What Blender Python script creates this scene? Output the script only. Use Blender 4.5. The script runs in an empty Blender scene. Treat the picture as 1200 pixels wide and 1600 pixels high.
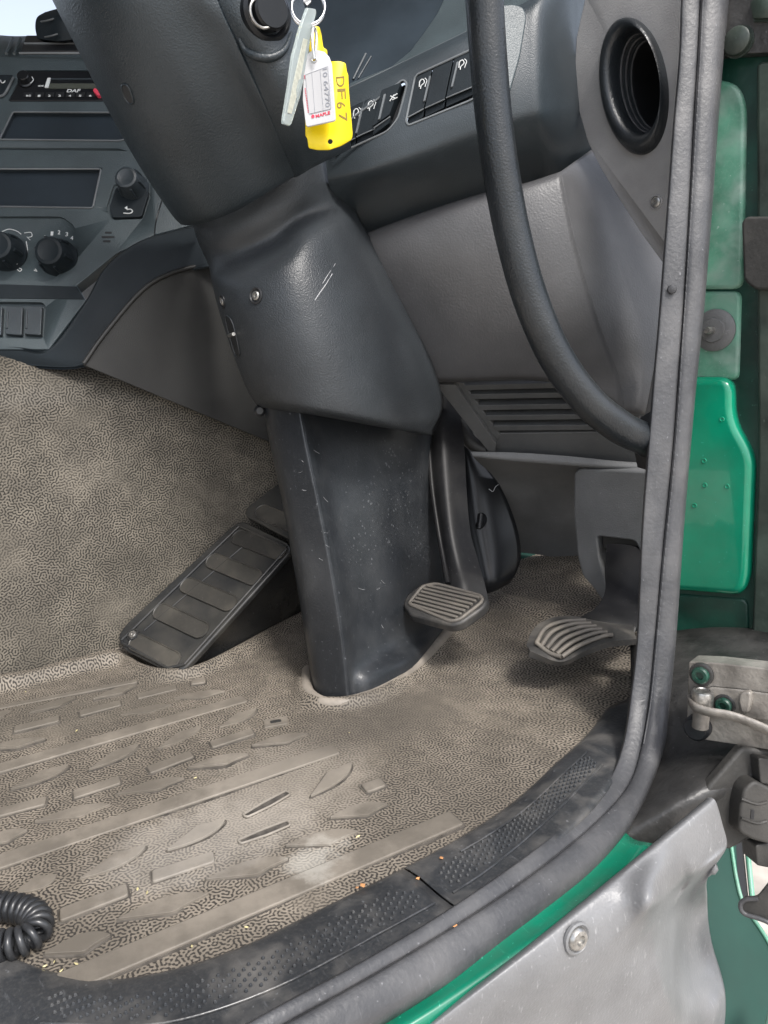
import bpy, bmesh, math, random
import numpy as np
from mathutils import Vector, Matrix, noise
R_ = math.radians
S = bpy.context.scene
C = S.collection
random.seed(7)

# ------------------------------------------------------------------ camera
# world: X = right side of the truck, Y = forward, Z = up, cab floor at Z = 0 (metres)
FPX = 1200.0
CAM = Vector((0, 0, .40))
_F = Vector((2000, -350, 1200)).normalized()
_L = Vector((-760, -1600000/7000.0, 1200))
_L = Vector((-760, (760*2000-1440000)/-350.0, 1200)).normalized()
_X = -_L; _Y = _F; _Z = _X.cross(_Y)
RW = Matrix((_X, _Y, _Z))                       # camera (x right, y down, z ahead) -> world
cam = bpy.data.cameras.new('camera'); camo = bpy.data.objects.new('camera', cam); C.objects.link(camo)
cx, cy, cz = RW.col[0], RW.col[1], RW.col[2]
camo.matrix_world = Matrix(((cx[0], -cy[0], -cz[0], CAM[0]), (cx[1], -cy[1], -cz[1], CAM[1]), (cx[2], -cy[2], -cz[2], CAM[2]), (0, 0, 0, 1)))
cam.sensor_fit = 'VERTICAL'; cam.sensor_height = 36; cam.lens = 27
cam.clip_start = .02; cam.clip_end = 500
S.camera = camo

# ------------------------------------------------------------------ sky, sun, exposure
SUN_EL, SUN_AZ = 54, 92          # azimuth clockwise from +Y (forward)
w = bpy.data.worlds.new('World'); S.world = w; w.use_nodes = True
nt = w.node_tree; bg = nt.nodes['Background']
sky = nt.nodes.new('ShaderNodeTexSky'); sky.sky_type = 'NISHITA'; sky.sun_disc = False
sky.sun_elevation = R_(SUN_EL); sky.sun_rotation = R_(SUN_AZ)
sky.air_density = 1.0; sky.dust_density = 3.0; sky.ozone_density = 1.0
hsv = nt.nodes.new('ShaderNodeHueSaturation'); hsv.inputs['Saturation'].default_value = .5; hsv.inputs['Value'].default_value = .95   # thin overcast: pale, bright sky
nt.links.new(sky.outputs[0], hsv.inputs['Color']); nt.links.new(hsv.outputs[0], bg.inputs[0]); bg.inputs[1].default_value = .15
sl = bpy.data.lights.new('sun', 'SUN'); sl.energy = 1.5; sl.angle = R_(11); sl.color = (1, .97, .93)
so = bpy.data.objects.new('sun', sl); C.objects.link(so)
sd = Vector((math.sin(R_(SUN_AZ))*math.cos(R_(SUN_EL)), math.cos(R_(SUN_AZ))*math.cos(R_(SUN_EL)), math.sin(R_(SUN_EL))))
so.rotation_euler = sd.to_track_quat('Z', 'Y').to_euler(); so.location = (0, 0, 4)
S.view_settings.view_transform = 'Standard'; S.view_settings.look = 'None'
S.view_settings.exposure = 1.15; S.view_settings.gamma = 1; S.view_settings.use_curve_mapping = False

# ------------------------------------------------------------------ geometry helpers
def ray(px, py): return RW @ Vector(((px-600)/FPX, (py-800)/FPX, 1.0))
def P(px, py, d): return CAM + ray(px, py)*d
def zp(px, py, z=0.0): r = ray(px, py); return CAM + r*((z-CAM.z)/r.z)
def xp(px, py, x): r = ray(px, py); return CAM + r*(x/r.x)
def yp(px, py, y): r = ray(px, py); return CAM + r*(y/r.y)
def dist(px, m, d): return m/(d/FPX)
class Pl:
    def __init__(s, o, n):
        s.o = Vector(o); s.n = Vector(n).normalized()
        if s.n.dot(CAM-s.o) < 0: s.n = -s.n
    @classmethod
    def three(k, a, b, c):
        a, b, c = P(*a), P(*b), P(*c); return k(a, (b-a).cross(c-a))
    def at(s, px, py, h=0.0):
        r = ray(px, py); t = (s.o+s.n*h-CAM).dot(s.n)/r.dot(s.n); return CAM+r*t
    def up(s, h): return Pl(s.o+s.n*h, s.n)

def thing(name, label, cat, loc=(0, 0, 0), group=None, kind=None):
    o = bpy.data.objects.new(name, None); C.objects.link(o); o.location = loc; o.empty_display_size = .02
    o['label'] = label
    if cat: o['category'] = cat
    if group: o['group'] = group
    if kind: o['kind'] = kind
    return o
def tag(o, label, cat=None, group=None, kind=None):
    o['label'] = label
    if cat: o['category'] = cat
    if group: o['group'] = group
    if kind: o['kind'] = kind
    return o
def link(name, me, mat, parent=None):
    o = bpy.data.objects.new(name, me); C.objects.link(o)
    if mat: me.materials.append(mat)
    if parent:
        o.parent = parent
        if parent.type == 'EMPTY': o.matrix_parent_inverse = Matrix.Translation(parent.location).inverted()
    return o
def mesh(name, vs, fs, smooth=True, sharp=None):
    me = bpy.data.meshes.new(name); me.from_pydata([tuple(v) for v in vs], [], fs); me.update()
    if smooth:
        me.shade_smooth()
        if sharp: me.set_sharp_from_angle(angle=R_(sharp))
    return me
def cr(p0, p1, p2, p3, t):
    return .5*((2*p1)+(p2-p0)*t+(2*p0-5*p1+4*p2-p3)*t*t+(3*p1-p0-3*p2+p3)*t*t*t)
def spline(pts, n, closed=False):
    pts = [Vector(p) for p in pts]; m = len(pts); out = []
    if closed:
        for i in range(m):
            for k in range(n): out.append(cr(pts[i-1], pts[i], pts[(i+1) % m], pts[(i+2) % m], k/n))
        return out
    ext = [2*pts[0]-pts[1]]+pts+[2*pts[-1]-pts[-2]]
    for i in range(1, m):
        for k in range(n): out.append(cr(ext[i-1], ext[i], ext[i+1], ext[i+2], k/n))
    return out+[pts[-1]]
def bevelmod(o, wd, seg=2, ang=35):
    b = o.modifiers.new('bevel', 'BEVEL'); b.width = wd; b.segments = seg; b.limit_method = 'ANGLE'; b.angle_limit = R_(ang); b.harden_normals = True
def patch(name, rows, mat, parent=None, nu=6, nv=6, thick=.004, bevel=.0012, world=False, wob=0):
    """smooth moulded panel through a grid of (px, py, depth) stations, with real thickness"""
    g = [[Vector(p) if world else P(*p) for p in r] for r in rows]
    g = [spline(r, nu) for r in g]
    cols = [spline([g[i][j] for i in range(len(g))], nv) for j in range(len(g[0]))]
    nc, nr = len(cols), len(cols[0]); vs = [cols[j][i] for i in range(nr) for j in range(nc)]
    if wob:
        vs = [v+Vector((noise.noise(v*9), noise.noise(v*9+Vector((7, 3, 1))), noise.noise(v*9+Vector((1, 9, 4)))))*wob for v in vs]
    fs = [(i*nc+j, i*nc+j+1, (i+1)*nc+j+1, (i+1)*nc+j) for i in range(nr-1) for j in range(nc-1)]
    s = 0
    for f in fs[::3]:
        a, b, c = vs[f[0]], vs[f[1]], vs[f[2]]; s += (b-a).cross(c-a).normalized().dot((CAM-a).normalized())
    if s < 0: fs = [f[::-1] for f in fs]
    me = mesh(name, vs, fs); o = link(name, me, mat, parent)
    if thick:
        m = o.modifiers.new('solid', 'SOLIDIFY'); m.thickness = thick; m.offset = -1
        if bevel: bevelmod(o, bevel, 2, 55)
    return o
def fillet(pts, r, n=5):
    out = []; m = len(pts)
    for i, p in enumerate(pts):
        ri = r[i] if isinstance(r, (list, tuple)) else r
        a, b = pts[i-1]-p, pts[(i+1) % m]-p
        d = min(ri, a.length*.48, b.length*.48)
        if d < 1e-5: out.append(p); continue
        A, B = p+a.normalized()*d, p+b.normalized()*d
        for k in range(n+1):
            t = k/n; out.append(A*(1-t)**2+p*2*t*(1-t)+B*t*t)
    return out
def prism(name, pts, n, h0, h1, mat, parent=None, bevel=.001, seg=2):
    """outline pts on a plane with normal n, solid between offsets h0 (back) and h1 (front)"""
    m = len(pts); ce = sum(pts, Vector())/m
    nn = sum(((pts[i]-ce).cross(pts[(i+1) % m]-ce) for i in range(m)), Vector())
    if nn.dot(n) < 0: pts = pts[::-1]
    vs = [p+n*h1 for p in pts]+[p+n*h0 for p in pts]
    fs = [tuple(range(m)), tuple(range(2*m-1, m-1, -1))]+[(i, m+i, m+(i+1) % m, (i+1) % m) for i in range(m)]
    me = mesh(name, vs, fs, True, 35); o = link(name, me, mat, parent)
    if bevel: bevelmod(o, bevel, seg, 40)
    return o
def plate(name, pix, pl, h0, h1, mat, parent=None, rad=0, bevel=.001, smooth=0, seg=2):
    pts = [pl.at(*p) for p in pix]
    if smooth: pts = spline(pts, smooth, True)
    elif rad: pts = fillet(pts, rad)
    return prism(name, pts, pl.n, h0, h1, mat, parent, bevel, seg)
def frame_along(path):
    """rotation-minimising frames"""
    T = [(path[min(i+1, len(path)-1)]-path[max(i-1, 0)]).normalized() for i in range(len(path))]
    u = T[0].orthogonal().normalized(); out = []
    for i, t in enumerate(T):
        u = (u-t*u.dot(t)).normalized(); out.append((t, u, t.cross(u)))
    return out
def tube(name, path, r, mat, parent=None, n=14, sub=8, ups=None, prof=None, closed=False, fixed=None):
    pts = spline(path, sub, closed) if sub else [Vector(p) for p in path]
    fr = frame_along(pts); vs = []; m = len(pts)
    for i, p in enumerate(pts):
        rr = r(i/(m-1)) if callable(r) else r
        t, u, v = fr[i]
        if fixed is not None:
            u = (Vector(fixed)-t*t.dot(Vector(fixed))).normalized(); v = t.cross(u)
        for k in range(n):
            a = 2*math.pi*k/n
            x, y = (prof(a) if prof else (math.cos(a), math.sin(a)))
            vs.append(p+(u*x+v*y)*rr)
    fs = []
    for i in range(m if closed else m-1):
        for k in range(n):
            a, b = i*n+k, i*n+(k+1) % n; j = ((i+1) % m)*n
            fs.append((a, b, j+(k+1) % n, j+k))
    if not closed: fs += [tuple(range(n-1, -1, -1)), tuple(range((m-1)*n, m*n))]
    return link(name, mesh(name, vs, fs, True, 60), mat, parent)
def lathe(name, o, axis, prof, mat, parent=None, seg=32, sharp=40, squash=None, caps=True):
    """prof: (radius, height along axis) open list"""
    ax = Vector(axis).normalized(); u = ax.orthogonal().normalized(); v = ax.cross(u); vs = []; fs = []
    if squash: u = Vector(squash[0]).normalized(); v = ax.cross(u)
    su = squash[1] if squash else 1
    for r, h in prof:
        for k in range(seg):
            a = 2*math.pi*k/seg; vs.append(Vector(o)+ax*h+(u*math.cos(a)*su+v*math.sin(a))*r)
    for i in range(len(prof)-1):
        for k in range(seg): fs.append((i*seg+k, i*seg+(k+1) % seg, (i+1)*seg+(k+1) % seg, (i+1)*seg+k))
    if caps and prof[0][0] > 1e-6: fs.append(tuple(range(seg-1, -1, -1)))
    if caps and prof[-1][0] > 1e-6: fs.append(tuple(range((len(prof)-1)*seg, len(prof)*seg)))
    return link(name, mesh(name, vs, fs, True, sharp), mat, parent)
from mathutils.bvhtree import BVHTree
_bv = {}
def hit(o, px, py, h=0.0):
    """point and outward normal where the surface of o is met behind a pixel"""
    if o.name not in _bv: _bv[o.name] = BVHTree.FromPolygons([v.co.copy() for v in o.data.vertices], [tuple(p.vertices) for p in o.data.polygons])
    d = ray(px, py).normalized(); loc, nn, i, t = _bv[o.name].ray_cast(CAM, d)
    if loc is None: print('MISS', o.name, px, py); return P(px, py, .8), -d
    if nn.dot(d) > 0: nn = -nn
    return loc+nn*h, nn
def hits(o, pix, h=0.0): return [hit(o, *p, h)[0] for p in pix]
def cut(o, cutters):
    """saw openings into o with the given temporary solids, then delete them"""
    for i, c in enumerate(cutters):
        m = o.modifiers.new('cut%d' % i, 'BOOLEAN'); m.object = c; m.operation = 'DIFFERENCE'; m.solver = 'EXACT'
    bpy.context.view_layer.update()
    dg = bpy.context.evaluated_depsgraph_get()
    me = bpy.data.meshes.new_from_object(o.evaluated_get(dg))
    o.modifiers.clear(); old = o.data; mats = list(old.materials); o.data = me; me.name = o.name
    me.materials.clear()
    for mm in mats: me.materials.append(mm)
    me.polygons.foreach_set('material_index', [0]*len(me.polygons))
    me.shade_smooth(); me.set_sharp_from_angle(angle=R_(32))
    for c in cutters:
        d = c.data; bpy.data.objects.remove(c); bpy.data.meshes.remove(d)
    return o
def cutter(pix, pl, h0, h1, rad=0):
    return plate('tmp', pix, pl, h0, h1, None, None, rad, 0)
def text(name, s, pl, p0, p1, size, mat, parent, h=.0004, font_ext=.0001, shear=0, bold=0):
    """lettering on plane pl with its baseline from pixel p0 to p1; size = cap height in pixels"""
    cu = bpy.data.curves.new(name, 'FONT'); cu.body = s; cu.extrude = font_ext; cu.shear = shear; cu.offset = bold; cu.resolution_u = 3
    t = bpy.data.objects.new('tmp', cu); C.objects.link(t); bpy.context.view_layer.update()
    me = bpy.data.meshes.new_from_object(t.evaluated_get(bpy.context.evaluated_depsgraph_get()))
    bpy.data.objects.remove(t); bpy.data.curves.remove(cu)
    a, b = pl.at(*p0, h), pl.at(*p1, h); u = (b-a).normalized(); v = pl.n.cross(u)
    xs = [q.co.x for q in me.vertices]; wdt = max(xs)-min(xs); x0 = min(xs)
    k = (b-a).length/wdt; d = (a-CAM).dot(cz)
    ky = (size*d/FPX)/.69
    for q in me.vertices:
        q.co = a+u*(q.co.x-x0)*k+v*q.co.y*ky+pl.n*q.co.z
    me.materials.clear()
    return link(name, me, mat, parent)
def merge(name, parts, mat, parent=None):
    """one part made of several small solids [(verts, faces)]"""
    vs, fs = [], []
    for v, f in parts:
        b = len(vs); vs += v; fs += [tuple(b+i for i in q) for q in f]
    return link(name, mesh(name, vs, fs, True, 40), mat, parent)

# ------------------------------------------------------------------ materials
def mat(name, col, rough=.5, metal=0, var=.15, vscale=14, dust=0, dustcol=(.35, .32, .28), dscale=6, bump=0, bscale=900, spec=.5, scratch=0, coat=0, droughup=.25, speck=0, speckcol=None):
    m = bpy.data.materials.new(name); m.use_nodes = True; t = m.node_tree; n = t.nodes; b = n['Principled BSDF']
    b.inputs['Roughness'].default_value = rough; b.inputs['Metallic'].default_value = metal
    b.inputs['Specular IOR Level'].default_value = spec; b.inputs['Coat Weight'].default_value = coat
    tc = n.new('ShaderNodeTexCoord'); co = tc.outputs['Object']
    def nz(sc, det=4, ro=.55, dist=0):
        q = n.new('ShaderNodeTexNoise'); q.inputs['Scale'].default_value = sc; q.inputs['Detail'].default_value = det
        q.inputs['Roughness'].default_value = ro; q.inputs['Distortion'].default_value = dist; t.links.new(co, q.inputs['Vector']); return q.outputs[0]
    def ramp(src, a, c, v0=0, v1=1):
        q = n.new('ShaderNodeMapRange'); q.inputs[1].default_value = a; q.inputs[2].default_value = c; q.inputs[3].default_value = v0; q.inputs[4].default_value = v1
        t.links.new(src, q.inputs[0]); return q.outputs[0]
    def mix(f, A, B, mode='MIX'):
        q = n.new('ShaderNodeMix'); q.data_type = 'RGBA'; q.blend_type = mode
        for s_, i in ((f, 0), (A, 6), (B, 7)):
            if hasattr(s_, 'is_linked') or hasattr(s_, 'node'): t.links.new(s_, q.inputs[i])
            else: q.inputs[i].default_value = s_ if i == 0 else (*s_[:3], 1)
        return q.outputs[2]
    m['_'] = 0
    c1 = tuple(x*(1-var) for x in col); c2 = tuple(min(1, x*(1+var)) for x in col)
    out = mix(ramp(nz(vscale), .35, .65), c1, c2)
    rsock = None
    if dust:
        f = ramp(nz(dscale, 5, .55, .3), .45, .75, 0, dust)
        f2 = ramp(nz(dscale*16, 3, .6), .48, .80, 0, dust*.28)
        mx = n.new('ShaderNodeMath'); mx.operation = 'MAXIMUM'; t.links.new(f, mx.inputs[0]); t.links.new(f2, mx.inputs[1])
        out = mix(mx.outputs[0], out, dustcol)
    if scratch:
        mp = n.new('ShaderNodeMapping'); mp.inputs['Scale'].default_value = (40, 260, 55); mp.inputs['Rotation'].default_value = (.5, .7, .4); t.links.new(co, mp.inputs[0])
        q = n.new('ShaderNodeTexNoise'); q.inputs['Scale'].default_value = 1.4; q.inputs['Detail'].default_value = 5; q.inputs['Roughness'].default_value = .7; t.links.new(mp.outputs[0], q.inputs['Vector'])
        out = mix(ramp(q.outputs[0], .60, .80, 0, scratch), out, tuple(min(.6, x*3+.08) for x in col))
    if speck:
        out = mix(ramp(nz(260, 2, .5), .70, .76, 0, speck), out, speckcol or tuple(min(.7, x*4+.10) for x in col))
        out = mix(ramp(nz(95, 3, .7), .70, .80, 0, speck*.7), out, speckcol or tuple(min(.6, x*3+.06) for x in col))
    t.links.new(out, b.inputs['Base Color'])
    if bump:
        bp = n.new('ShaderNodeBump'); bp.inputs['Strength'].default_value = bump; bp.inputs['Distance'].default_value = .0007
        t.links.new(nz(bscale, 2, .5), bp.inputs['Height']); t.links.new(bp.outputs[0], b.inputs['Normal'])
    return m
M = {}
M['shroud'] = mat('grey_column_plastic', (.024, .032, .038), .36, bump=.8, bscale=620, dust=.10, dustcol=(.065, .076, .084), dscale=9, spec=.5, speck=.05)
M['cover'] = mat('scuffed_cover_plastic', (.028, .032, .036), .36, bump=.8, bscale=620, dust=.25, dustcol=(.07, .075, .08), dscale=16, scratch=.15, spec=.45, speck=.14)
M['boot'] = mat('scuffed_boot_plastic', (.020, .0225, .026), .30, bump=.3, bscale=420, dust=.35, dustcol=(.075, .078, .081), dscale=20, scratch=.3, spec=.5, speck=.5)
M['dash'] = mat('blue_grey_dash_plastic', (.030, .039, .046), .38, bump=.5, bscale=800, dust=.15, dustcol=(.08, .09, .095))
M['dashdark'] = mat('dark_dash_plastic', (.013, .018, .022), .48, bump=.3, bscale=900, dust=.1, dustcol=(.04, .045, .05), spec=.2)
M['fascia'] = mat('console_fascia_plastic', (.050, .066, .073), .38, bump=.6, bscale=800, dust=.12, dustcol=(.11, .125, .13), speck=.08)
M['padded'] = mat('leather_grain_panel', (.076, .076, .079), .45, bump=.6, bscale=420, dust=.18, dustcol=(.12, .118, .116), speck=.06)
M['trim'] = mat('light_leather_grain_trim', (.28, .277, .278), .5, bump=.5, bscale=600, dust=.25, dustcol=(.32, .315, .305), speck=.06)
M['kick'] = mat('grey_kick_plastic', (.088, .091, .093), .45, bump=.7, bscale=600, dust=.35, dustcol=(.17, .165, .155), speck=.12)
M['sidepanel'] = mat('console_side_plastic', (.028, .028, .027), .45, bump=.4, bscale=900, dust=.2, dustcol=(.055, .053, .048))
M['kickp'] = mat('lighter_kick_plastic', (.15, .153, .155), .45, bump=.7, bscale=600, dust=.35, dustcol=(.22, .215, .205), speck=.12)
M['greenskin'] = mat('dirty_green_skin', (.007, .060, .041), .38, var=.6, vscale=9, dust=.9, dustcol=(.035, .037, .032), dscale=9, speck=.25, bump=.4, bscale=120)
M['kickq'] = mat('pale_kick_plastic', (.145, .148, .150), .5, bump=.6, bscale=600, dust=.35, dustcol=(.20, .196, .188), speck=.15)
M['black'] = mat('black_plastic', (.012, .013, .015), .4, bump=.2, bscale=900, dust=.15, dustcol=(.08, .08, .08))
M['blackgloss'] = mat('black_gloss', (.007, .008, .010), .28, dust=.2, dustcol=(.05, .05, .05), speck=.12, spec=.35)
M['tray'] = mat('tray_blue_black', (.018, .026, .034), .35, dust=.1, dustcol=(.05, .06, .07))
M['handle'] = mat('black_rubber_handle', (.014, .017, .020), .30, bump=.6, bscale=500, dust=.3, dustcol=(.06, .06, .058), dscale=18, speck=.15)
M['seal'] = mat('weathered_rubber_seal', (.052, .053, .057), .44, bump=.6, bscale=260, dust=.6, dustcol=(.14, .137, .137), dscale=18, speck=.35, scratch=.35, spec=.45)
M['sill'] = mat('scuffed_sill_plastic', (.032, .034, .037), .28, bump=.4, bscale=260, dust=.8, dustcol=(.165, .157, .146), dscale=26, scratch=.6, speck=.4)
M['dimple'] = mat('worn_dimple_plastic', (.04, .043, .047), .24, dust=.5, dustcol=(.15, .145, .138), dscale=20)
M['pedal'] = mat('dusty_pedal_rubber', (.035, .034, .033), .5, dust=.5, dustcol=(.25, .225, .19), dscale=22)
M['pedalarm'] = mat('pedal_arm_metal', (.009, .009, .010), .42, dust=.35, dustcol=(.07, .068, .064), dscale=10, speck=.3, spec=.2)
M['ped_top'] = mat('worn_pedal_rib', (.12, .108, .094), .6, dust=.7, dustcol=(.24, .21, .17), dscale=30)
M['foot'] = mat('dusty_footrest_plastic', (.020, .021, .022), .26, dust=.5, dustcol=(.13, .12, .10), dscale=9, speck=.2)
M['footpad'] = mat('dusty_tread_pad', (.040, .038, .034), .4, dust=.8, dustcol=(.12, .108, .088), dscale=16, speck=.2)
M['green'] = mat('green_body_paint', (.003, .245, .135), .2, dust=.25, dustcol=(.06, .19, .125), dscale=11, coat=.5, speck=.18)
M['greenpale'] = mat('oxidised_green_paint', (.10, .275, .19), .42, var=.3, vscale=22, dust=.95, dustcol=(.30, .40, .35), dscale=26, speck=.7, speckcol=(.42, .50, .46))
M['boltgreen'] = mat('grimy_green_bolt', (.010, .055, .037), .35, var=.4, vscale=120, dust=.9, dustcol=(.04, .04, .036), dscale=60)
M['greenflange'] = mat('scuffed_green_flange', (.003, .16, .092), .25, dust=.8, dustcol=(.03, .10, .065), dscale=16, coat=.4, speck=.35, scratch=.3)
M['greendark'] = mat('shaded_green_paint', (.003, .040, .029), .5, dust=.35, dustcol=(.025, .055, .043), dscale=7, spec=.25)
M['grime'] = mat('greasy_body_metal', (.024, .0235, .023), .42, var=.5, vscale=20, dust=.6, dustcol=(.085, .082, .078), dscale=14, bump=1.0, bscale=160, speck=.4)
M['greengrime'] = mat('grimy_green_paint', (.030, .045, .036), .42, var=.6, vscale=12, dust=.6, dustcol=(.11, .12, .10), dscale=11, bump=.6, bscale=120, speck=.2)
M['hinge'] = mat('weathered_hinge_steel', (.27, .25, .225), .42, .35, var=.35, vscale=26, dust=.75, dustcol=(.075, .066, .057), dscale=34, bump=.7, bscale=220, speck=.3, speckcol=(.05, .045, .04))
M['steel'] = mat('bright_steel', (.6, .6, .6), .28, 1)
M['screw'] = mat('zinc_screw', (.42, .41, .39), .35, .9, var=.3, vscale=300)
M['step'] = mat('silver_step_plastic', (.175, .177, .182), .40, bump=.5, bscale=400, dust=.25, dustcol=(.21, .203, .19), dscale=9, scratch=.5, speck=.14)
M['block'] = mat('dirty_black_block', (.028, .027, .025), .6, var=.3, dust=.6, dustcol=(.085, .08, .072), dscale=20, bump=.5, bscale=300)
M['hose'] = mat('coiled_hose_black', (.022, .023, .025), .3, dust=.25, dustcol=(.11, .11, .11), dscale=30)
M['white'] = mat('white_print', (.62, .64, .64), .5, var=.03)
M['yellow'] = mat('yellow_plastic', (.80, .60, .0), .4, var=.03)
M['tagwhite'] = mat('white_tag_plastic', (.50, .50, .51), .35, var=.04)
M['tagpaper'] = mat('tag_paper', (.42, .42, .43), .6, var=.03)
M['cream'] = mat('cream_paper', (.46, .47, .40), .6, var=.15, vscale=300)
M['scuff'] = mat('pale_scuff', (.20, .205, .21), .6, var=.4, vscale=300)
M['spot'] = mat('dried_water_spot', (.075, .079, .084), .5, var=.4, vscale=120)
M['ink'] = mat('pencil_ink', (.22, .15, .02), .6, var=.1)
M['inkgrey'] = mat('pale_grey_ink', (.22, .23, .26), .6, var=.1)
M['red'] = mat('red_print', (.62, .05, .09), .5, var=.1)
M['lcd'] = mat('radio_display', (.06, .065, .055), .25)
M['orange'] = mat('rust_fleck', (.45, .22, .09), .8, var=.3, vscale=200)
M['crumb'] = mat('straw_crumb', (.55, .48, .25), .8, var=.3, vscale=200)
M['rim'] = mat('pale_edge_plastic', (.14, .152, .16), .35)  # paler plastic for rims and edge lines
M['screenglass'] = mat('cluster_dark', (.030, .040, .050), .18, dust=.1, dustcol=(.1, .11, .12))
M['ground'] = mat('pale_paving', (.42, .38, .33), .8, var=.25, vscale=6)
M['yellowboxed'] = mat('dash_top_plastic', (.035, .038, .043), .5)

def clear_mat():
    m = bpy.data.materials.new('clear_plastic'); m.use_nodes = True; b = m.node_tree.nodes['Principled BSDF']
    b.inputs['Base Color'].default_value = (.72, .80, .80, 1); b.inputs['Roughness'].default_value = .2
    b.inputs['Transmission Weight'].default_value = .65; b.inputs['IOR'].default_value = 1.3; return m
M['clear'] = clear_mat()

def mat_floor(name, grooves=1.0, light=(.265, .235, .20), dark=(.034, .030, .026), stain=False, lo=.34, hi=.64):
    m = bpy.data.materials.new(name); m.use_nodes = True; t = m.node_tree; n = t.nodes; b = n['Principled BSDF']; L = t.links.new
    b.inputs['Roughness'].default_value = .55; b.inputs['Specular IOR Level'].default_value = .35
    co = n.new('ShaderNodeTexCoord').outputs['Object']
    def nz(sc, det, ro=.55, dist=0, vec=None):
        q = n.new('ShaderNodeTexNoise'); q.inputs['Scale'].default_value = sc; q.inputs['Detail'].default_value = det; q.inputs['Roughness'].default_value = ro; q.inputs['Distortion'].default_value = dist
        L(vec or co, q.inputs['Vector']); return q.outputs[0]
    def mr(s, a, c, v0=0, v1=1):
        q = n.new('ShaderNodeMapRange'); q.interpolation_type = 'SMOOTHSTEP'
        for i, v in ((1, a), (2, c), (3, v0), (4, v1)): q.inputs[i].default_value = v
        L(s, q.inputs[0]); return q.outputs[0]
    def mth(op, a, c):
        q = n.new('ShaderNodeMath'); q.operation = op
        for i, v in ((0, a), (1, c)):
            if isinstance(v, (int, float)): q.inputs[i].default_value = v
            else: L(v, q.inputs[i])
        return q.outputs[0]
    def mix(f, A, B):
        q = n.new('ShaderNodeMix'); q.data_type = 'RGBA'
        for s_, i in ((f, 0), (A, 6), (B, 7)):
            if isinstance(s_, (int, float)): q.inputs[i].default_value = s_
            elif isinstance(s_, tuple): q.inputs[i].default_value = (*s_, 1)
            else: L(s_, q.inputs[i])
        return q.outputs[2]
    at = n.new('ShaderNodeAttribute'); at.attribute_name = 'grain'
    up = mr(at.outputs['Fac'], lo, hi)                # 1 on the raised grain, 0 in the squiggly grooves
    big = nz(5, 6, .6); mid = nz(26, 5, .65)
    base = mix(mr(mid, .35, .68), tuple(x*.78 for x in light), tuple(x*1.18 for x in light))
    base = mix(mr(big, .42, .62, 0, .55), base, tuple(x*.55 for x in light))
    fill = mr(nz(7, 5, .6, .5), .5, .75, 0, .65)     # dirt rubbed into the grooves
    g = mth('MULTIPLY', mth('SUBTRACT', 1.0, up), mth('SUBTRACT', grooves, mth('MULTIPLY', fill, grooves)))
    colr = mix(g, base, dark)
    if stain:
        sp = n.new('ShaderNodeSeparateXYZ'); L(co, sp.inputs[0])
        def blob(px, py, rx, ry, soft, warp=.05):
            c_ = zp(px, py)
            dx = mth('DIVIDE', mth('SUBTRACT', sp.outputs[0], c_.x), rx); dy = mth('DIVIDE', mth('SUBTRACT', sp.outputs[1], c_.y), ry)
            d = mth('ADD', mth('MULTIPLY', dx, dx), mth('MULTIPLY', dy, dy))
            d = mth('ADD', d, mth('MULTIPLY', mth('SUBTRACT', nz(40, 6, .7), .5), warp*40))
            return mr(d, soft, 1.25, 1, 0)
        colr = mix(mth('MULTIPLY', blob(495, 1345, .026, .030, .05, .09), .42), colr, (.52, .50, .45))     # dried mud
        colr = mix(mth('MULTIPLY', blob(330, 1310, .06, .10, .1), .35), colr, (.36, .335, .30))
        colr = mix(mth('MULTIPLY', blob(440, 1230, .09, .10, .1), .38), colr, (.33, .295, .25))      # heel-worn patch
        colr = mix(mth('MULTIPLY', blob(600, 1120, .07, .12, .1), .6), colr, (.075, .066, .056))     # oily grime by the column
        colr = mix(mth('MULTIPLY', blob(130, 1110, .07, .13, .1), .35), colr, (.085, .077, .064))
    L(colr, b.inputs['Base Color'])
    L(mr(g, 0, 1, .55, .8), b.inputs['Roughness'])
    bp = n.new('ShaderNodeBump'); bp.inputs['Strength'].default_value = .35; bp.inputs['Distance'].default_value = .0009
    L(nz(160, 3, .6), bp.inputs['Height']); L(bp.outputs[0], b.inputs['Normal'])
    return m
M['floor'] = mat_floor('grained_rubber_mat', 1.0, light=(.222, .192, .155), stain=True)
M['tunnel'] = mat_floor('grained_tunnel_rubber', 1.0, light=(.165, .146, .118), dark=(.026, .024, .020))
M['tread'] = mat_floor('smooth_worn_tread', .0, light=(.185, .163, .135), stain=True)
M['edgeshade'] = mat('dirt_edge_shade', (.075, .066, .056), .8, var=.5, vscale=60, dust=.6, dustcol=(.14, .125, .105), dscale=40)  # outline colour for the treads: edge shade painted in with some dirt
M['pocket'] = mat('torn_rubber', (.07, .062, .054), .8, var=.5, vscale=90)
M['lip'] = mat_floor('grained_mat_lip', 0, light=(.24, .212, .18))

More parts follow.
